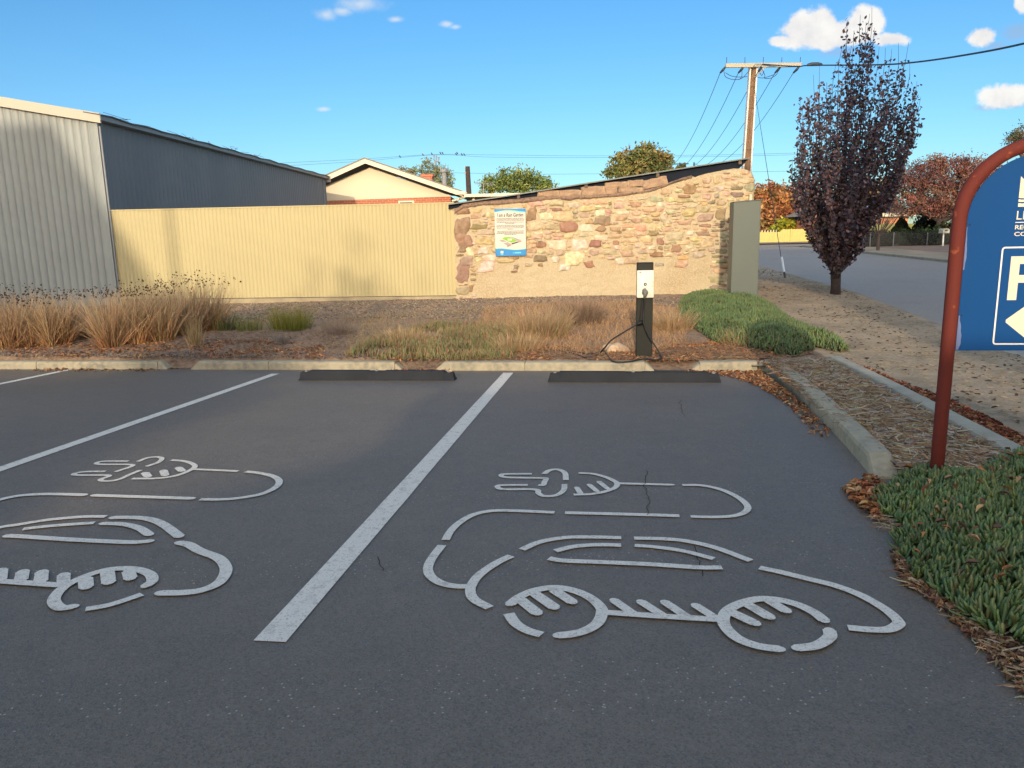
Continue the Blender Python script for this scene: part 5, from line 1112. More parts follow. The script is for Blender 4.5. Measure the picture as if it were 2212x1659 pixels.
# mesh fence, hedge, mailbox
my=41.5
mf=empty('mesh_fence',(p8(1120,860,my).x,my,zb(my)),label='dark mesh front fence with slim posts across the street',cat='fence'); l=mf.location
a=p8(1120,722,my);b=p8(2300,722,my); q=MB(); q.box((a.x-l.x,0,.05),(b.x-l.x,.015,a.z-l.z)); q.build('mesh_panel','mesh',mf)
for x in (1150,1218,1460,1810,2060,2290):
    q=MB(); c_=p8(x,722,my); q.tube([(c_.x-l.x,-.03,-.2),(c_.x-l.x,-.03,c_.z-l.z+.03)],.028,6); q.build('post','roofdark',mf)
q=MB(); q.tube([(a.x-l.x,-.02,a.z-l.z),(b.x-l.x,-.02,a.z-l.z)],.02,6); q.build('top_rail','mesh',mf)
def hedge(name,label,px0,px1,pyt,y,pal_,seed,n,leaf=.13,dep=.7,cat='hedge'):
    rng=np.random.default_rng(seed); a=p8(px0,pyt,y);b=p8(px1,pyt,y); z0=zb(y); t=empty(name,((a.x+b.x)/2,y,z0),label=label,cat=cat); w=(b.x-a.x)/2; hh=a.z-z0
    nb=max(3,int(w*2/1.1)); B=[(-w+ (i+.5)*2*w/nb+rng.uniform(-.2,.2),rng.uniform(-.1,.1),hh*rng.uniform(.42,.55),w/nb*1.25,dep,hh*rng.uniform(.42,.55)) for i in range(nb)]
    crown([(b_[0]+t.location.x,b_[1]+y,b_[2]+z0,*b_[3:]) for b_ in B],n,leaf,pal_,rng,'leaf',t,(t.location.x,y,z0),30,.18,hollow=.7)
    q=MB(); q.tube([(-w*.7,0,0),(-w*.7,0,hh*.6)],.04,5); q.tube([(w*.6,0,0),(w*.6,0,hh*.6)],.04,5); q.build('stems','darkbark',t)
hedge('garden_hedge','dark green clipped hedge behind the mesh fence by the letterbox',1520,1960,705,42.6,[(.035,.065,.025),(.05,.085,.03)],41,5200)
hedge('garden_hedge','tall dark shrub behind the mesh fence right of the lime fence',1700,1960,560,46,[(.025,.035,.02),(.03,.045,.02)],42,3400)
hedge('garden_hedge','low dark hedge along the mesh fence left of the conifer',1080,1440,720,42.6,[(.03,.035,.03),(.045,.04,.035)],43,2600)
hedge('garden_shrubs','dense shrubbery behind the letterbox under the red-leaved tree',1960,2500,640,43.5,[(.03,.045,.02),(.05,.055,.025)],44,5200)
mby=40.6; ml=p8(1968,865,mby); mb_=empty('letterbox',(ml.x,mby,zb(mby)),label='cream letterbox on a white post across the street',cat='letterbox'); l=mb_.location
a=p8(1950,678,mby);b=p8(2015,725,mby)
q=MB(); w_=b.x-a.x; q.prism([(a.x-l.x,b.z-l.z),(b.x-l.x,b.z-l.z),(b.x-l.x,a.z-l.z-.06),(b.x-l.x-w_*.2,a.z-l.z),(a.x-l.x+w_*.2,a.z-l.z),(a.x-l.x,a.z-l.z-.06)],-.2,.2); q.build('box','mailbox',mb_)
q=MB(); q.box((a.x-l.x+.1,-.205,(a.z+b.z)/2-l.z),(b.x-l.x-.1,-.2005,(a.z+b.z)/2-l.z+.05)); q.build('slot','ink',mb_)
q=MB(); q.tube([(0,0,-.2),(p8(1978,725,mby).x-l.x,0,b.z-l.z)],.04,6); q.build('post','white',mb_)
# ================================================================ PLANTS
def tuft(name,label,px,py,h,w,n,cols,tips,seed,bw=.004,lean=.35,curve=.5,heads=0,cat='grass tuft',group=None,m='dry',headcol=(.07,.045,.03),az=None,off=0,core=.6):
    rng=np.random.default_rng(seed); b=bedp(px,py,off); t=empty(name,(b.x,b.y,gtop(b.x,b.y)-.01),label=label,cat=cat,group=group)
    a=rng.uniform(0,2*np.pi,n); r=w*rng.random(n)**core*.5; P=np.c_[r*np.cos(a),r*np.sin(a)*.8,np.zeros(n)]
    ln=np.abs(rng.normal(0,lean,n))*(.4+1.2*r/(w*.5)); hh=h*rng.uniform(.45,1.12,n); cv=np.abs(rng.normal(curve,curve*.6,n)); aa=a+rng.normal(0,.6,n)
    if az is not None: aa=np.where(rng.random(n)<.35,az,aa)
    ti=np.clip(pal(cols,n,.35,rng),0,1); V,Fa,T=blades(P,hh,bw*rng.uniform(.6,1.3,n),ln,cv,ti,4,rng,aa,np.clip(pal(tips,n,.32,rng),0,1)); link('blades',npmesh('blades',V,Fa,T),m,t)
    if heads:
        tipv=V.reshape(n,-1,3)[:,-1]; idx=np.argsort(-tipv[:,2])[:int(heads*2.2)]; idx=rng.permutation(idx)[:heads]; k=len(idx); HP=tipv[idx]
        V2,F2,T2=leaves(HP,rng.uniform(.016,.03,k),pal([headcol],k,.3,rng),rng,aspect=2.2,curl=3); link('seed_heads',npmesh('seed_heads',V2,F2,T2),m,t)
    return t
SB=[(.52,.25,.11),(.60,.32,.15),(.40,.20,.10),(.32,.21,.12),(.55,.38,.20)]; STIP=[(.50,.36,.23),(.60,.45,.30),(.38,.29,.2),(.32,.28,.17),(.66,.52,.36)]
sed=[(18,752,.80,.42,750,'sedge clump cut by the left frame edge'),(70,748,.76,.30,560,'narrow-footed sedge clump second from the left edge'),(112,748,.70,.20,480,'small-footed sedge clump in front of the grey shed'),(140,744,.74,.22,520,'sedge clump fanning out like a vase in front of the shed'),(195,728,.68,.5,420,'shadowy rear sedge clump in the gap behind the vase-shaped one'),(240,750,.76,.30,680,'tall tan sedge clump in front of the shed corner'),(292,742,.80,.40,700,'sedge clump in front of the left end of the cream fence'),(345,736,.80,.40,640,'sedge clump under the dark stripe on the cream fence'),(398,722,.86,.45,640,'sedge clump with many seed heads in front of the cream fence'),(450,712,.84,.45,560,'rightmost tall sedge clump with dark seed heads'),(45,728,.76,.6,480,'rear sedge clump near the left edge before the grey wall'),(320,722,.78,.6,420,'rear sedge clump close to the cream fence')]
for i,(px,py,h,w,n,lb) in enumerate(sed):
    tuft('sedge_clump',lb,px,py,h,w,n,SB if i<7 else SB+[(.26,.24,.13)],STIP,100+i,.0075,.30,.50,heads=80 if i>5 else 50,cat='sedge',group='dead sedge clumps along the shed')
tuft('grass_tuft','thin upright straw stalks in front of the sedges',423,748,.42,.22,140,[(.45,.33,.17)],[(.5,.38,.2)],120,.005,.12,.2,20,headcol=(.4,.3,.2))
GG=[(.10,.16,.03),(.16,.21,.035),(.22,.24,.04)]
tuft('rush_tuft','small bright green rush tuft left of the larger yellow-green one',540,713,.28,.4,170,GG,[(.2,.25,.05),(.3,.3,.08)],121,.005,.22,.35)
tuft('rush_tuft','large yellow-green rush tuft before the cream fence',628,712,.38,.62,620,GG+[(.26,.26,.03)],[(.3,.3,.05),(.36,.33,.07)],122,.005,.26,.3)
tuft('rush_tuft','dull dark green rush tuft beside the last sedge clump',487,712,.32,.4,240,[(.08,.11,.04)],[(.14,.15,.07)],123,.005,.22,.35)
tuft('dead_weed','small grey dead weed in front of the yellow-green tuft',608,742,.20,.2,260,[(.26,.23,.21)],[(.3,.27,.24)],124,.003,.3,.5)
TC=[(.48,.29,.14),(.56,.37,.18),(.38,.25,.15),(.4,.32,.16)]; TT=[(.64,.46,.25),(.56,.41,.26),(.46,.33,.22)]
tuft('tussock','large straw-coloured tussock with feathery tops left of the charger',1165,728,.44,.8,1300,TC+[(.2,.2,.08)],TT,125,.0052,.5,.55)
tuft('tussock','rounded grey-brown tussock against the rendered foot of the wall',1252,700,.46,.65,1300,[(.22,.15,.11),(.28,.2,.14),(.18,.13,.10)],[(.42,.3,.2),(.35,.25,.19)],126,.005,.42,.7)
tuft('tussock','low straw tussock in front of the large one',1120,757,.26,.6,600,TC,TT,127,.005,.5,.6)
tuft('tussock','straw tussock between charger and the green succulents',1450,712,.34,.6,800,TC,TT,128,.005,.55,.6)
tuft('tussock','wispy dry tussock growing through the succulents',1600,745,.22,.45,600,TC,TT,129,.0036,.5,.5)
tuft('tussock','thin purple-grey dry tuft left of the low mixed groundcover',735,722,.26,.4,300,[(.26,.2,.17)],[(.33,.25,.2)],130,.003,.4,.4)
tuft('tussock','pale feathery dry stalks between groundcover and gravel',880,740,.24,.8,900,TC+[(.3,.3,.16)],TT,131,.0034,.35,.4)
tuft('grass_tuft','long green grass blades over the near succulents at the right edge',2175,1130,.34,.25,46,[(.14,.2,.05),(.22,.27,.08)],[(.3,.32,.1)],132,.006,.6,.5,m='succ',az=3.0)
# matted dry straw in the bed (uncountable)
def G(pts,off=0): return [tuple(bedp(x,y,off)[:2]) for x,y in pts]
def straw(name,label,polyg,n,h,cols,seed,lean=1.0,curve=.5,bw=.0035,clump=0,tips=None,cat='dry grass'):
    rng=np.random.default_rng(seed); P=scatter(polyg,n,gtop,clump,seed); n=len(P); o=P.mean(0); ti=pal(cols,n,.25,rng)
    V,Fa,T=blades(P-o,h*rng.uniform(.4,1.2,n),bw*rng.uniform(.6,1.4,n),np.abs(rng.normal(lean,.35,n)),rng.normal(curve,.4,n),ti,3,rng,None,pal(tips,n,.2,rng) if tips else None)
    ob=link(name,npmesh(name,V,Fa,T),'dry',label=label,cat=cat,kind='stuff'); ob.location=o; return ob
mid_bed=G([(1050,668),(1140,660),(1300,655),(1380,655),(1480,672),(1480,740),(1420,768),(1200,772),(1110,765),(1020,720)])
straw('dry_grass','matted orange-brown dry grass around the charger',mid_bed,15000,.15,[(.54,.30,.15),(.62,.40,.20),(.45,.26,.15),(.38,.27,.16)],201,.8,.6,tips=[(.68,.45,.25),(.56,.36,.21)])
straw('dry_grass','sparse dry stalks between the gravel and the low groundcover',G([(690,690),(1060,668),(1060,735),(700,760)]),2600,.14,[(.34,.25,.15),(.3,.26,.14),(.26,.2,.15)],202,.5,.5,clump=2.2,tips=[(.44,.34,.2)])
straw('dry_grass','thin scattered dead grass over the brown soil left of the groundcover',G([(470,730),(760,718),(760,775),(470,775)]),1500,.10,[(.34,.24,.15),(.27,.18,.13)],203,1.1,.4,clump=2.5)
straw('dry_grass','straw edge beside the far succulent bed',G([(1440,735),(1560,740),(1700,772),(1560,778),(1430,772)]),3200,.09,[(.42,.24,.13),(.36,.2,.11)],204,1.25,.3)
# succulents
def succ(name,label,polyg,n,h,w,cols,tips,seed,lean=.25,curve=.35,seg=4,clump=0,mound=None,zoff=0):
    """finger-shaped triangular leaves"""
    rng=np.random.default_rng(seed); P=scatter(polyg,n,gtop,clump,seed); n=len(P); 
    if mound is not None: P[:,2]+=np.array([mound(*p[:2]) for p in P])
    P[:,2]+=zoff; o=P.mean(0); P=P-o; hh=h*rng.uniform(.55,1.2,n); ww=w*rng.uniform(.75,1.2,n)
    # clusters share a lean direction
    az=np.array([6.283*(noise.noise(Vector((p[0]*9,p[1]*9,seed)))+1) for p in P])+rng.normal(0,.9,n); ln=np.abs(rng.normal(lean,.22,n)); cv=-np.abs(rng.normal(curve,.25,n))*.8
    ti=pal(cols,n,.22,rng); big=np.array([1+.35*noise.noise(Vector((p[0]*2.4,p[1]*2.4,seed+5))) for p in P])[:,None]; ti=ti*big; tt=pal(tips,n,.2,rng)*big
    d=np.c_[np.cos(az),np.sin(az),0*az]; s=np.c_[-np.sin(az),np.cos(az),0*az]; up=np.array([0,0,1.]); V=np.zeros((n,4*(seg+1),3)); T=np.zeros_like(V); p=P.copy(); prof=[.6,.92,1.0,.90,.34] if seg==4 else [.75,1.0,.2]
    for i in range(seg+1):
        a=(ln*1.8+cv*(i/seg)*1.2)[:,None]; dirn=d*np.sin(a)+up*np.cos(a); nn=-d*np.cos(a)+up*np.sin(a); r=(ww*prof[i]*.5)[:,None]
        V[:,4*i]=p+s*r; V[:,4*i+1]=p+nn*r*.62; V[:,4*i+2]=p-s*r; V[:,4*i+3]=p-nn*r*.75
        tq=(i/seg)**1.5; T[:,4*i:4*i+4]=(ti*(1-tq)+tt*tq)[:,None]; 
        if i<seg: p=p+dirn*(hh/seg)[:,None]
    b=np.arange(n)[:,None]*4*(seg+1); Fs=[]
    for i in range(seg):
        for k in range(4): j=(k+1)%4; Fs.append(b+np.array([4*i+k,4*i+j,4*i+4+j,4*i+4+k]))
    Fs.append(b+np.array([4*seg,4*seg+1,4*seg+2,4*seg+3])); Fa=np.concatenate(Fs)
    ob=link(name,npmesh(name,V.reshape(-1,3),Fa,np.clip(T.reshape(-1,3),0,1),True),'succ',label=label,cat='groundcover',kind='stuff'); ob.location=o; return ob
SG=[(.068,.130,.048),(.09,.16,.055),(.055,.11,.052),(.12,.17,.06),(.15,.13,.06)]; STp=[(.12,.20,.07),(.17,.25,.08),(.10,.18,.08),(.22,.25,.09)]
def edge_m(P,peak,wd):
    def f(x,y):
        m=9
        for i in range(len(P)):
            a=Vector(P[i]);b=Vector(P[i-1]); t=max(0,min(1,(Vector((x,y))-a).dot(b-a)/max(1e-9,(b-a).length_squared))); m=min(m,(Vector((x,y))-a.lerp(b,t)).length)
        return peak*min(1,(m/wd))**.6*(1+.35*noise.noise(Vector((x*3.5,y*3.5,0))))
    return f
far_ice=G([(1462,668),(1475,648),(1540,640),(1600,650),(1660,660),(1705,698),(1760,722),(1812,742),(1838,762),(1800,762),(1770,752),(1712,772),(1650,762),(1590,748),(1540,742),(1500,712),(1470,700)])
mf_=edge_m(far_ice,.16,.35)
def moundmesh(name,P,mf,m,parent,step=.06):
    xs=[p[0] for p in P]; ys=[p[1] for p in P]; nx=int((max(xs)-min(xs))/step)+2; ny=int((max(ys)-min(ys))/step)+2; V=[];Fa=[]; idx={}
    for j in range(ny):
        for i in range(nx):
            x=min(xs)+i*step;y=min(ys)+j*step
            if inpoly(x,y,P): idx[(i,j)]=len(V); V.append((x,y,gtop(x,y)+mf(x,y)-.004))
    for (i,j) in idx:
        if all(k in idx for k in ((i+1,j),(i+1,j+1),(i,j+1))): Fa.append((idx[i,j],idx[i+1,j],idx[i+1,j+1],idx[i,j+1]))
    V=np.array(V)-np.array(parent.location); return link(name,npmesh(name,V,Fa,None,True),m,parent)
M['under']=mat('succulent_stems',(.07,.075,.035),.95,(.14,.09,.05),12,.8,.8,30)
o=succ('ice_plant','green mat of finger-leaved succulents at the foot of the grey-green cabinet',far_ice,13000,.072,.021,SG+[(.10,.16,.05)],STp,301,seg=2,mound=mf_,lean=.3); moundmesh('stem_mat',far_ice,mf_,'under',o)
NIL=[(1932,1126),(1958,1152),(1936,1172),(1948,1204),(1972,1254),(2052,1302),(2092,1347),(2168,1384),(2300,1420)]
NIB=[(2420,1380),(2330,985),(2212,995),(2160,1000),(2135,1020),(2105,1046),(2070,1040),(2020,1030),(1975,1022),(1925,1035)]
NILa=[(1890,1112),(1893,1085)]
near_ice=[tuple(lotp(*p)[:2]) for p in NILa+NIL]; near_ice=near_ice[2:]+G(NIB)+near_ice[:2][::-1]; mn_=edge_m(near_ice,.075,.22)
o=succ('ice_plant','lush dark green mat of finger-leaved succulents around the foot of the blue sign',near_ice,7400,.066,.0185,SG,STp,302,seg=4,mound=mn_,lean=.42); moundmesh('stem_mat',near_ice,mn_,'under',o)
mixp=G([(745,772),(800,740),(860,718),(930,705),(1010,700),(1090,708),(1125,730),(1110,775),(1000,779),(860,779)])
mm_=edge_m(mixp,.03,.3)
succ('pigface','low patch of green and reddish succulents behind the middle kerb',mixp,5200,.085,.013,[(.13,.18,.06),(.18,.22,.08),(.28,.16,.09),(.22,.18,.10)],[(.22,.28,.10),(.42,.17,.11),(.31,.30,.14)],303,seg=2,clump=2.4,mound=mm_)
straw('dry_grass','fine green and straw grass mixed through the low reddish succulents',mixp,3600,.13,[(.18,.2,.07),(.3,.28,.12),(.38,.28,.15)],205,.4,.5,clump=2.0,tips=[(.3,.3,.13),(.42,.33,.18)])
# ---- leaf litter
LC=[(.46,.20,.085),(.56,.28,.12),(.34,.13,.06),(.50,.32,.18),(.24,.10,.06),(.60,.36,.20)]
def litter(name,label,P,n,size,cols,seed,tilt=.4,clump=0,curl=3.0,aspect=.8,lift=.012,zf=gtop,mat_='dry'):
    rng=np.random.default_rng(seed); Q=scatter(P,n,zf,clump,seed); n=len(Q); Q[:,2]+=lift*rng.uniform(.3,1.4,n); o=Q.mean(0)
    V,Fa,T=leaves(Q-o,size*rng.uniform(.55,1.35,n),np.clip(pal(cols,n,.3,rng),0,1),rng,tilt,curl,aspect); ob=link(name,npmesh(name,V,Fa,T),mat_,label=label,cat='leaf litter',kind='stuff'); ob.location=o; return ob
def sticks(name,label,P,n,cols,seed,L=.11,w=.006,zf=gtop):
    rng=np.random.default_rng(seed); Q=scatter(P,n,zf,0,seed); n=len(Q); Q[:,2]+=rng.uniform(.002,.02,n); o=Q.mean(0); Q=Q-o
    a=rng.uniform(0,6.283,n); el=rng.normal(0,.14,n); ln=L*rng.uniform(.3,1.3,n); d=np.c_[np.cos(a)*np.cos(el),np.sin(a)*np.cos(el),np.sin(el)]*ln[:,None]; s=np.c_[-np.sin(a),np.cos(a),0*a]*(w*rng.uniform(.4,1.3,n))[:,None]; up=np.array([0,0,.003])
    bend=np.cross(d,[0,0,1])*rng.normal(0,.18,n)[:,None]
    V=np.stack([Q-s*.5,Q+up,Q+s*.5,Q+d*.5+bend-s*.6,Q+d*.5+bend+up*1.4,Q+d*.5+bend+s*.6,Q+d-s*.3,Q+d+up,Q+d+s*.3],1); b=np.arange(n)[:,None]*9
    Fa=np.concatenate([b+np.array(f) for f in ((0,1,4,3),(1,2,5,4),(3,4,7,6),(4,5,8,7))]); ob=link(name,npmesh(name,V.reshape(-1,3),Fa,np.repeat(np.clip(pal(cols,n,.3,rng),0,1),9,0)),'dry',label=label,cat='mulch',kind='stuff'); ob.location=o; return ob
uvp=lambda pts:[XY(*p) for p in pts]
litter('leaf_litter','brown fallen leaves along the feet of the sedges',G([(0,748),(480,735),(700,742),(700,772),(0,776)]),1500,.045,LC,401,clump=2.6)
litter('leaf_litter','orange leaves caught around the charger base',G([(1110,745),(1240,750),(1380,752),(1560,738),(1720,768),(1640,778),(1110,779)]),2300,.045,LC,402,clump=2.0)
litter('leaf_litter','reddish leaves spilling out of the kerb gap left of the middle',uvp([(-2.65,8.5),(-1.95,8.5),(-1.7,9.5),(-2.9,9.5)]),330,.05,LC+[(.5,.10,.06)],403)
litter('leaf_litter','drift of leaves in the right corner of the lot against the kerb',uvp([(.75,8.52),(1.2,8.2),(1.38,7.6),(1.46,6.6),(1.40,5.6),(1.46,4.6),(1.52,5.2),(1.62,7),(1.62,8.62),(.8,8.62)]),1100,.04,LC+[(.3,.17,.1)]*2,404,clump=.5,lift=.014)
litter('leaf_litter','heap of curled leaves at the end of the long kerb by the near succulents',G([(1825,1030),(1880,1012),(1925,1040),(1900,1095),(1860,1070)]),330,.055,LC,405,lift=.03)
litter('leaf_litter','dark red-brown leaves along the outer side of the concrete edging',uvp([(2.42,9.1),(2.56,9.1),(2.66,6.5),(2.62,3.4),(2.38,3.4)]),1900,.045,[(.26,.08,.05),(.36,.15,.08),(.17,.06,.04),(.45,.24,.13)],406,clump=.4)
lotedge=[tuple(lotp(*p)[:2]) for p in [(1880,1118),(1930,1165),(1925,1200),(1950,1262),(2035,1318),(2078,1368),(2140,1425),(2190,1490),(2250,1540),(2300,1440),(2168,1384),(2092,1347),(2052,1302),(1972,1254),(1948,1204),(1955,1160),(1905,1100)]]
litter('leaf_litter','brown leaves and twigs along the lot edge of the near succulents',lotedge,620,.036,[(.34,.17,.09),(.42,.26,.15),(.2,.11,.07),(.15,.09,.06),(.5,.36,.22)],407,lift=.012,clump=1.5)
sticks('dead_twigs','straw and twigs lying on the asphalt edge below the near succulents',lotedge,190,[(.42,.30,.18),(.3,.2,.12),(.5,.42,.3)],505,.075,.004)
litter('leaf_litter','dry leaves lodged between the near succulents',near_ice,120,.045,LC+[(.2,.12,.08)]*3,408,lift=.02,zf=lambda x,y:gtop(x,y)+mn_(x,y)+.06)
litter('leaf_litter','dark leaves scattered over the dirt footpath and verge',uvp([(2.5,3.5),(4.5,3.5),(4.5,24),(2.5,24)]),1100,.05,[(.06,.035,.03),(.10,.05,.04),(.13,.08,.05)],409,tilt=.25,curl=1.6,lift=.006,clump=.8)
litter('leaf_litter','leaves gathered at the rear edge of the far kerbs on the left',uvp([(-9,8.6),(-5.7,8.6),(-5.7,8.78),(-9,8.8)]),150,.045,[(.3,.18,.09),(.25,.14,.08)],410,clump=2.5,lift=.006,zf=lambda x,y:zl(y))
litter('leaf_litter','scattered single leaves on the brown soil and gravel',uvp([(-7,8.95),(1.5,8.95),(1.5,14.0),(-7,13.2)]),420,.04,LC+[(.6,.5,.38)],411,clump=1.0)
# bark mulch sticks in the strip between kerbs
MC=[(.42,.30,.18),(.52,.42,.29),(.30,.19,.11),(.50,.46,.40),(.24,.16,.10),(.38,.25,.13)]
sticks('bark_mulch','pale bark and twig mulch filling the strip between kerb and edging',uvp([(1.62,2.6),(1.66,8.6),(2.34,8.9),(2.26,2.6)]),9500,MC,501,.11,.009)
sticks('bark_mulch','fine twig mulch behind the kerbs around the charger',uvp([(-1.9,8.86),(1.7,8.82),(2.3,9.3),(2.2,9.9),(.5,9.7),(-1.9,9.2)]),5200,[(.33,.21,.13),(.25,.15,.10),(.4,.28,.17),(.2,.13,.10)],502,.09,.007)
sticks('bark_mulch','dark litter of twigs on the soil behind the left kerbs',uvp([(-9,8.9),(-2.6,8.86),(-2.2,9.8),(-4,11),(-9,10.5)]),3800,[(.2,.13,.10),(.28,.19,.13),(.16,.11,.09),(.36,.26,.18)],503,.08,.006)
sticks('dead_twigs','sparse dry grass bits flattened on the dirt footpath',uvp([(2.5,1.5),(4.4,1.5),(4.5,20),(2.5,20)]),9000,[(.36,.28,.17),(.25,.19,.13),(.42,.34,.22)],504,.05,.004)
# gravel stones
def pebbles(name,label,P,n,r0,cols,seed,clump=0):
    rng=np.random.default_rng(seed); Q=scatter(P,n,gtop,clump,seed); n=len(Q); o=Q.mean(0); Q=Q-o
    tv=np.array([(1,0,0),(-1,0,0),(0,1,0),(0,-1,0),(0,0,.8),(0,0,-.6)]); tf=np.array([(0,2,4),(2,1,4),(1,3,4),(3,0,4),(2,0,5),(1,2,5),(3,1,5),(0,3,5)])
    V=np.einsum('nij,kj->nki',rotm(n,rng,.5),tv)*(r0*rng.uniform(.5,1.4,n))[:,None,None]*rng.uniform(.6,1.3,(n,6,1))+Q[:,None]
    Fa=(np.arange(n)[:,None,None]*6+tf[None]).reshape(-1,3); ob=link(name,npmesh(name,V.reshape(-1,3),Fa,np.repeat(np.clip(pal(cols,n,.3,rng),0,1),6,0)),'stone',label=label,cat='gravel',kind='stuff'); ob.location=o; return ob
pebbles('gravel','coarse blue-grey gravel in front of the cream fence',uvp([(-9,12.0),(1.3,12.3),(1.3,15.0),(-3,15.4),(-9,14.8)]),19000,.019,[(.27,.23,.19),(.18,.16,.145),(.34,.27,.20),(.14,.125,.11),(.42,.32,.22)],601)
pebbles('gravel','blue-grey gravel drain line behind the left kerbs',uvp([(-9,8.9),(-2.7,8.86),(-2.7,9.15),(-9,9.3)]),2600,.012,[(.17,.17,.18),(.12,.12,.13),(.24,.21,.19)],602)
pebbles('rubble_bits','small pale stones fallen at the foot of the stone wall',uvp([(-3.3,14.4),(-1.0,14.2),(-1.0,14.9),(-3.3,15.1)]),160,.022,[(.6,.5,.38),(.5,.4,.3),(.3,.22,.18)],603)
pebbles('loose_stones','tiny loose stones lying on the asphalt',uvp([(-4.5,2),(1.2,1.5),(1.3,8.5),(-6,8.5)]),260,.0045,[(.5,.46,.4),(.3,.27,.24),(.4,.3,.2)],604)
# pale rock behind the charger cable
def rock(label,px,py,sx_,sy_,sz_,seed,m='rock'):
    import bmesh; b=bedp(px,py); bmh=bmesh.new(); bmesh.ops.create_icosphere(bmh,subdivisions=4,radius=1)
    for v in bmh.verts:
        q=v.co.copy(); k=1+.32*noise.noise(q*1.3+Vector((seed,0,0)))+.12*noise.noise(q*4+Vector((0,seed,0))); v.co=Vector((q.x*sx_*k,q.y*sy_*k,max(-.02,q.z*sz_*k*(1-.35*q.x))))
    me=bpy.data.meshes.new('rock'); bmh.to_mesh(me); bmh.free(); me.polygons.foreach_set('use_smooth',[True]*len(me.polygons)); o=link('rock',me,m,label=label,cat='rock'); o.location=(b.x,b.y,gtop(b.x,b.y)); return o
rock('pale orange-white rock lying behind the cable left of the charger',1333,758,.17,.11,.10,3)
0 and rock('small weathered rock half buried in dry grass left of the charger',1232,712,.17,.12,.06,8)
# small white quartz stone by the right wheel stop, cigarette-like pale scraps
a=lotp(1271,825); q=MB(); q.lathe([(.004,0),(.016,.006),(.019,.016),(.014,.028),(.004,.033)],(0,0,0),'z',10); o=q.build('pebble','signwhite',None,True,label='round white pebble at the front foot of the right wheel stop',cat='pebble'); o.location=(a.x,a.y,a.z)
# ================================================================ BEHIND THE CAMERA: unseen buildings added to throw the evening shade, a tree and a pole
def shade_tree(label,x,y,h,rad,seed,n=5200,leaf=.32,low=.18,rr_z=None):
    rng=np.random.default_rng(seed); z0=zl(y) ; t=empty('street_tree',(x,y,z0),label=label,cat='tree'); B=[]
    for i in range(9):
        a=rng.uniform(0,6.28); r=rad*.5*rng.random()**.5; z=h*rng.uniform(low+.2,.82); B.append((x+r*math.cos(a),y+r*math.sin(a),z0+z,rad*.55,rad*.55,min(h*.24,h-z)))
    B.append((x,y,z0+h*.78,rad*.5,rad*.5,h*.22)); crown(B,n,leaf,GR,rng,'leaf',t,(x,y,z0),60,.3,hollow=.2)
    q=MB(); q.tube([(0,0,-.3),(0,0,h*.35)],[.28,.2],8); limbs(q,(0,0,h*.33),[(b[0]-x,b[1]-y,b[2]-z0) for b in B],.14,rng); q.build('trunk','bark',t)
S=lambda x0,y0,yc: x0-math.tan(SUNAZ)*(y0-yc)      # x at row yc of whatever shades the point (x0,y0)
SUNAZ=R(7.5); SUNEL=R(14)
shade_block=empty('tall_shade_block',(0,0,0),label='long two-storey brick hall added out of view to shade the road and verge',cat='shade_block')  # invented building, sized to put the road and purple tree in shade
hx=S(5.25,9.6,-16); q=MB(); q.box((hx,-34,-.2),(hx+60,-16,14.6)); q.build('wall','brick',shade_block)
q=MB(); q.add([(hx-.5,-34.6,14.6),(hx+60.5,-34.6,14.6),(hx+60.5,-15.4,14.6),(hx-.5,-15.4,14.6),(hx+5,-25,17),(hx+56,-25,17)],[(0,3,2,1),(0,1,5,4),(1,2,5),(2,3,4,5),(3,0,4)]); q.build('roof','tileroof',shade_block)
for i in range(8):
    for zz in (1.2,5.6):
        q=MB(); x=hx+3+i*7; q.box((x,-15.99,zz),(x+2.4,-15.93,zz+2)); w_=q.build('window','creamtrim',shade_block); q=MB(); q.box((x+.12,-15.925,zz+.12),(x+2.28,-15.90,zz+1.88)); q.build('pane','glass',w_)
sto=empty('low_shade_block',(0,0,0),label='low flat-roofed block added out of view to shade the near bays',cat='building')  # added, unseen; its height sets how far shade reaches over the lot
q=MB(); sx0=-3.2; q.box((sx0,-19,-.2),(hx-.8,-13,4.6)); q.build('wall','brick',sto); q=MB(); q.box((sx0-.25,-19.3,4.6),(hx-.7,-12.7,4.85)); q.build('roof','roofdark',sto)
q=MB(); q.prism([(-12.2,-.2),(sx0,-.2),(sx0,4.5),(-4.7,4.1),(-6.6,5.25),(-12.2,5.3)],-18,-13.2); q.build('shade_wing','brick',sto)  # unseen wing, roofline shaped to leave a sunlit wedge on the lot
q=MB(); q.box((-1,-12.99,0),(.0,-12.95,2.1)); q.build('door','creamtrim',sto)
shade_tree('street tree behind the lot shading the bays on the left',-8.6,-24.5,9.9,1.9,701,5000,.26,.05)
wh=empty('shade_box',(0,0,0),label='tall plain warehouse added out of view to shade the shed front',cat='shade_box'); wx=S(-8.75,14.75,-14)  # unseen box added for solid shade on the grey shed front
q=MB(); q.box((wx-30,-30,-.2),(wx,-14,10.7)); q.build('wall','shedlight',wh); q=MB(); q.box((wx-30.2,-30.2,10.7),(wx+.05,-13.9,10.9)); q.build('roof','roofdark',wh); q=MB(); q.box((wx-9,-13.99,0),(wx-5,-13.94,4)); q.build('door','gutter',wh)
slp=empty('street_light',(S(-6.62,15.2,-15),-15,.1),label='tall slim street light behind the parking lot',cat='street light')
q=MB(); q.tube([(0,0,-.3),(0,0,11)],[.075,.055],10); q.build('pole','steel',slp); q=MB(); q.tube([(0,0,10.9),(.5,.6,11.4),(1.2,1.4,11.5)],[.05,.045,.06],8); q.build('lamp_arm','steel',slp)
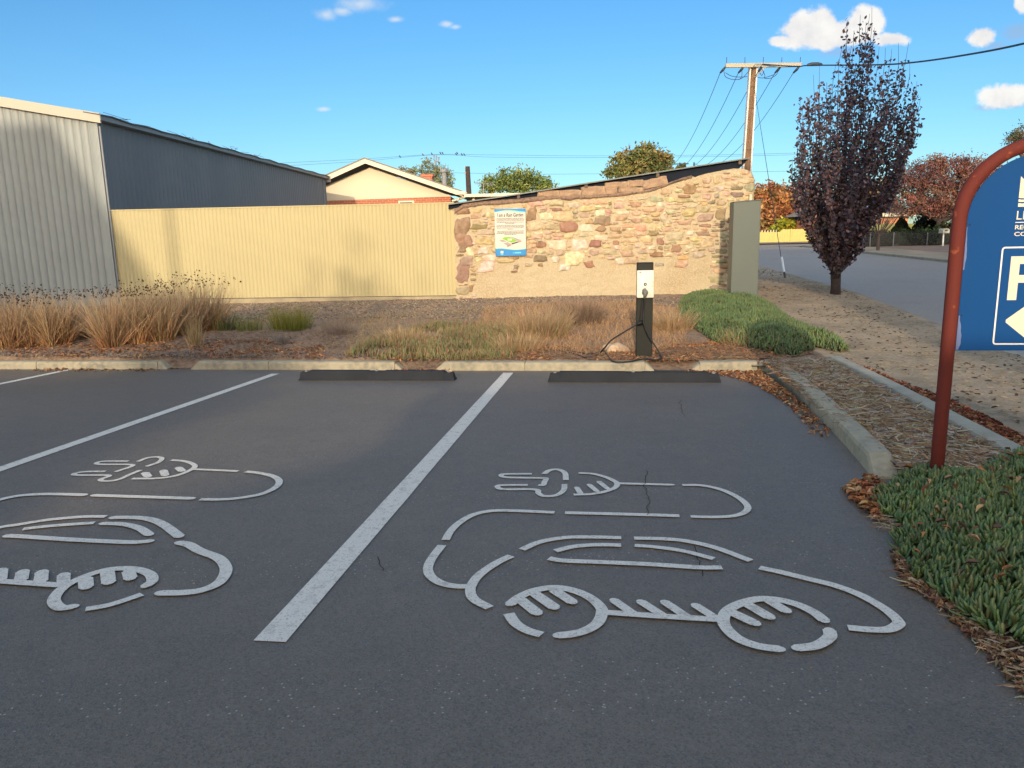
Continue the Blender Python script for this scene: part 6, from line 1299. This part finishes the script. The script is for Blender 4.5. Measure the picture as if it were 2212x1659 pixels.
# aerial cable needs something to end on
cp2=empty('power_pole',(cable_end.x,cable_end.y,0),label='concrete and steel power pole at the roadside outside the picture on the right',cat='power pole')
q=MB(); q.box((-.14,-.05,-.3),(.14,.1,cable_end.z+.3)); q.build('concrete_core','concretep',cp2); q=MB(); q.box((-.2,-.07,-.3),(-.142,.13,cable_end.z+.3)); q.build('steel_flange','steel',cp2); q=MB(); q.box((.142,-.07,-.3),(.2,.13,cable_end.z+.3)); q.build('steel_flange','steel',cp2)
# ================================================================ SKY, SUN, CAMERA
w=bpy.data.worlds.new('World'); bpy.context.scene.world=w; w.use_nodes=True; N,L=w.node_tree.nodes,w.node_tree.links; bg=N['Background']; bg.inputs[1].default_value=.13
sky=N.new('ShaderNodeTexSky'); sky.sky_type='NISHITA'; sky.sun_disc=False; sky.sun_elevation=SUNEL; sky.sun_rotation=math.pi+SUNAZ; sky.air_density=1.0; sky.dust_density=.4; sky.ozone_density=1.5; sky.altitude=0
tc=N.new('ShaderNodeTexCoord'); sep=N.new('ShaderNodeSeparateXYZ'); L.new(tc.outputs['Generated'],sep.inputs[0])
def mth(op,a,b=None,c=None,clamp=False):
    n=N.new('ShaderNodeMath'); n.operation=op; n.use_clamp=clamp
    for i,s in enumerate((a,b,c)):
        if s is None: continue
        if isinstance(s,(int,float)): n.inputs[i].default_value=s
        else: L.new(s,n.inputs[i])
    return n.outputs[0]
ymax=mth('MAXIMUM',sep.outputs[1],.02); X=mth('DIVIDE',sep.outputs[0],ymax); Z=mth('DIVIDE',sep.outputs[2],ymax); front=mth('GREATER_THAN',sep.outputs[1],.05)
cmb=N.new('ShaderNodeCombineXYZ'); L.new(X,cmb.inputs[0]); L.new(Z,cmb.inputs[1])
def noi(sc,det,ro=.6):
    n=N.new('ShaderNodeTexNoise'); n.inputs['Scale'].default_value=sc; n.inputs['Detail'].default_value=det; n.inputs['Roughness'].default_value=ro; L.new(cmb.outputs[0],n.inputs['Vector']); return n.outputs[0]
n1=mth('SUBTRACT',noi(26,7),.5); n2=mth('SUBTRACT',noi(9,3),.5)
def dirpx(px,py): d=ray(px,py); return d.x/d.y,d.z/d.y
def lobes(lst):
    out=None
    for (px,py,rx,ry) in lst:
        cx_,cz_=dirpx(px,py); ax=mth('DIVIDE',mth('SUBTRACT',X,cx_),rx/F*1.03); az_=mth('DIVIDE',mth('SUBTRACT',Z,cz_),ry/F*1.03)
        d=mth('SUBTRACT',1,mth('SQRT',mth('ADD',mth('MULTIPLY',ax,ax),mth('MULTIPLY',az_,az_)))); out=d if out is None else mth('MAXIMUM',out,d)
    return out
def cloudmask(lst,hard,nz=1.7):
    d=mth('ADD',lobes(lst),mth('ADD',mth('MULTIPLY',n1,nz),mth('MULTIPLY',n2,.5))); m=N.new('ShaderNodeMapRange'); m.interpolation_type='SMOOTHSTEP'; m.inputs[1].default_value=.02; m.inputs[2].default_value=hard; L.new(d,m.inputs[0]); return mth('MULTIPLY',m.outputs[0],front)
white=cloudmask([(1735,62,58,34),(1775,50,40,36),(1868,50,48,42),(1830,72,80,30),(1760,82,90,24),(1690,88,38,12),(1925,86,46,18),(1790,88,60,20),(2122,78,34,26),(2176,210,58,28),(2212,8,24,18)],.42)
wisp=cloudmask([(775,8,70,22),(705,32,30,18),(740,24,30,14),(855,42,20,8),(965,52,20,8),(985,58,18,7),(700,236,18,6)],1.1,1.5)
lilac=cloudmask([(2195,72,46,22),(2150,100,40,14),(1815,112,60,16),(2140,232,50,9),(2190,228,40,10)],1.0,1.2)
lp=lambda c:(*c,1)
def mixc(f,a,b):
    x=N.new('ShaderNodeMix'); x.data_type='RGBA'; L.new(f,x.inputs[0])
    for s,i in ((a,6),(b,7)):
        if isinstance(s,tuple): x.inputs[i].default_value=s
        else: L.new(s,x.inputs[i])
    return x.outputs[2]
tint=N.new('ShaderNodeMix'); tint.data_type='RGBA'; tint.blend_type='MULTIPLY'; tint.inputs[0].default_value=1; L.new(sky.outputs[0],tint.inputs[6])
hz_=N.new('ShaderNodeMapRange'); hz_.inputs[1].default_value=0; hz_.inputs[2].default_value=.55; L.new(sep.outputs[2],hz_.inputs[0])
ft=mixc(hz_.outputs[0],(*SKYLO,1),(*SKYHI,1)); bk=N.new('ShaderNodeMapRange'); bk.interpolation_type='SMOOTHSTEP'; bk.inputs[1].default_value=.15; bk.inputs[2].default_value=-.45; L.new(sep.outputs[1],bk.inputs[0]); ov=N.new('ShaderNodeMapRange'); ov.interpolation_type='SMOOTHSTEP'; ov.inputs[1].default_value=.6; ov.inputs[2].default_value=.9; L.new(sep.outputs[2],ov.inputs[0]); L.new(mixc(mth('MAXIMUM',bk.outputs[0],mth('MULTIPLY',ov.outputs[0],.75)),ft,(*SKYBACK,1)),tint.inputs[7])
KW=5.9
c=mixc(mth('MULTIPLY',lilac,.45),tint.outputs[2],lp((KW*.42,KW*.47,KW*.62)))
c=mixc(mth('MULTIPLY',wisp,.75),c,lp((KW*.80,KW*.86,KW*.9)))
# cloud body: lit white with softer blue-grey undersides and billows
up=N.new('ShaderNodeMapRange'); up.inputs[1].default_value=-.12; up.inputs[2].default_value=.12; L.new(n1,up.inputs[0])
body=mixc(up.outputs[0],lp((KW*.86,KW*.84,KW*.84)),lp((KW*1.02,KW*1.0,KW*.95)))
c=mixc(mth('MULTIPLY',white,.97),c,body)
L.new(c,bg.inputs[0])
sl=bpy.data.lights.new('sun','SUN'); sl.energy=2.7; sl.angle=R(.6); sl.color=(1.0,.80,.55); so=bpy.data.objects.new('sun',sl); C.objects.link(so)
dv=Vector((math.sin(SUNAZ)*math.cos(SUNEL),math.cos(SUNAZ)*math.cos(SUNEL),-math.sin(SUNEL))); so.rotation_euler=dv.to_track_quat('-Z','Y').to_euler(); so.location=(-5,-20,20)
cd=bpy.data.cameras.new('camera'); co=bpy.data.objects.new('camera',cd); C.objects.link(co); cd.sensor_width=36; cd.lens=36*F/2212; cd.clip_end=3000; cd.clip_start=.05
from mathutils import Matrix
mtx=Matrix.Identity(4)
for i in range(3): mtx[i][0]=Rv[i]; mtx[i][1]=Uv[i]; mtx[i][2]=-Fw[i]
mtx[0][3],mtx[1][3],mtx[2][3]=0,0,H; co.matrix_world=mtx; bpy.context.scene.camera=co
vs_=bpy.context.scene.view_settings; vs_.view_transform='Standard'; vs_.look='None'; vs_.exposure=.35; vs_.gamma=1
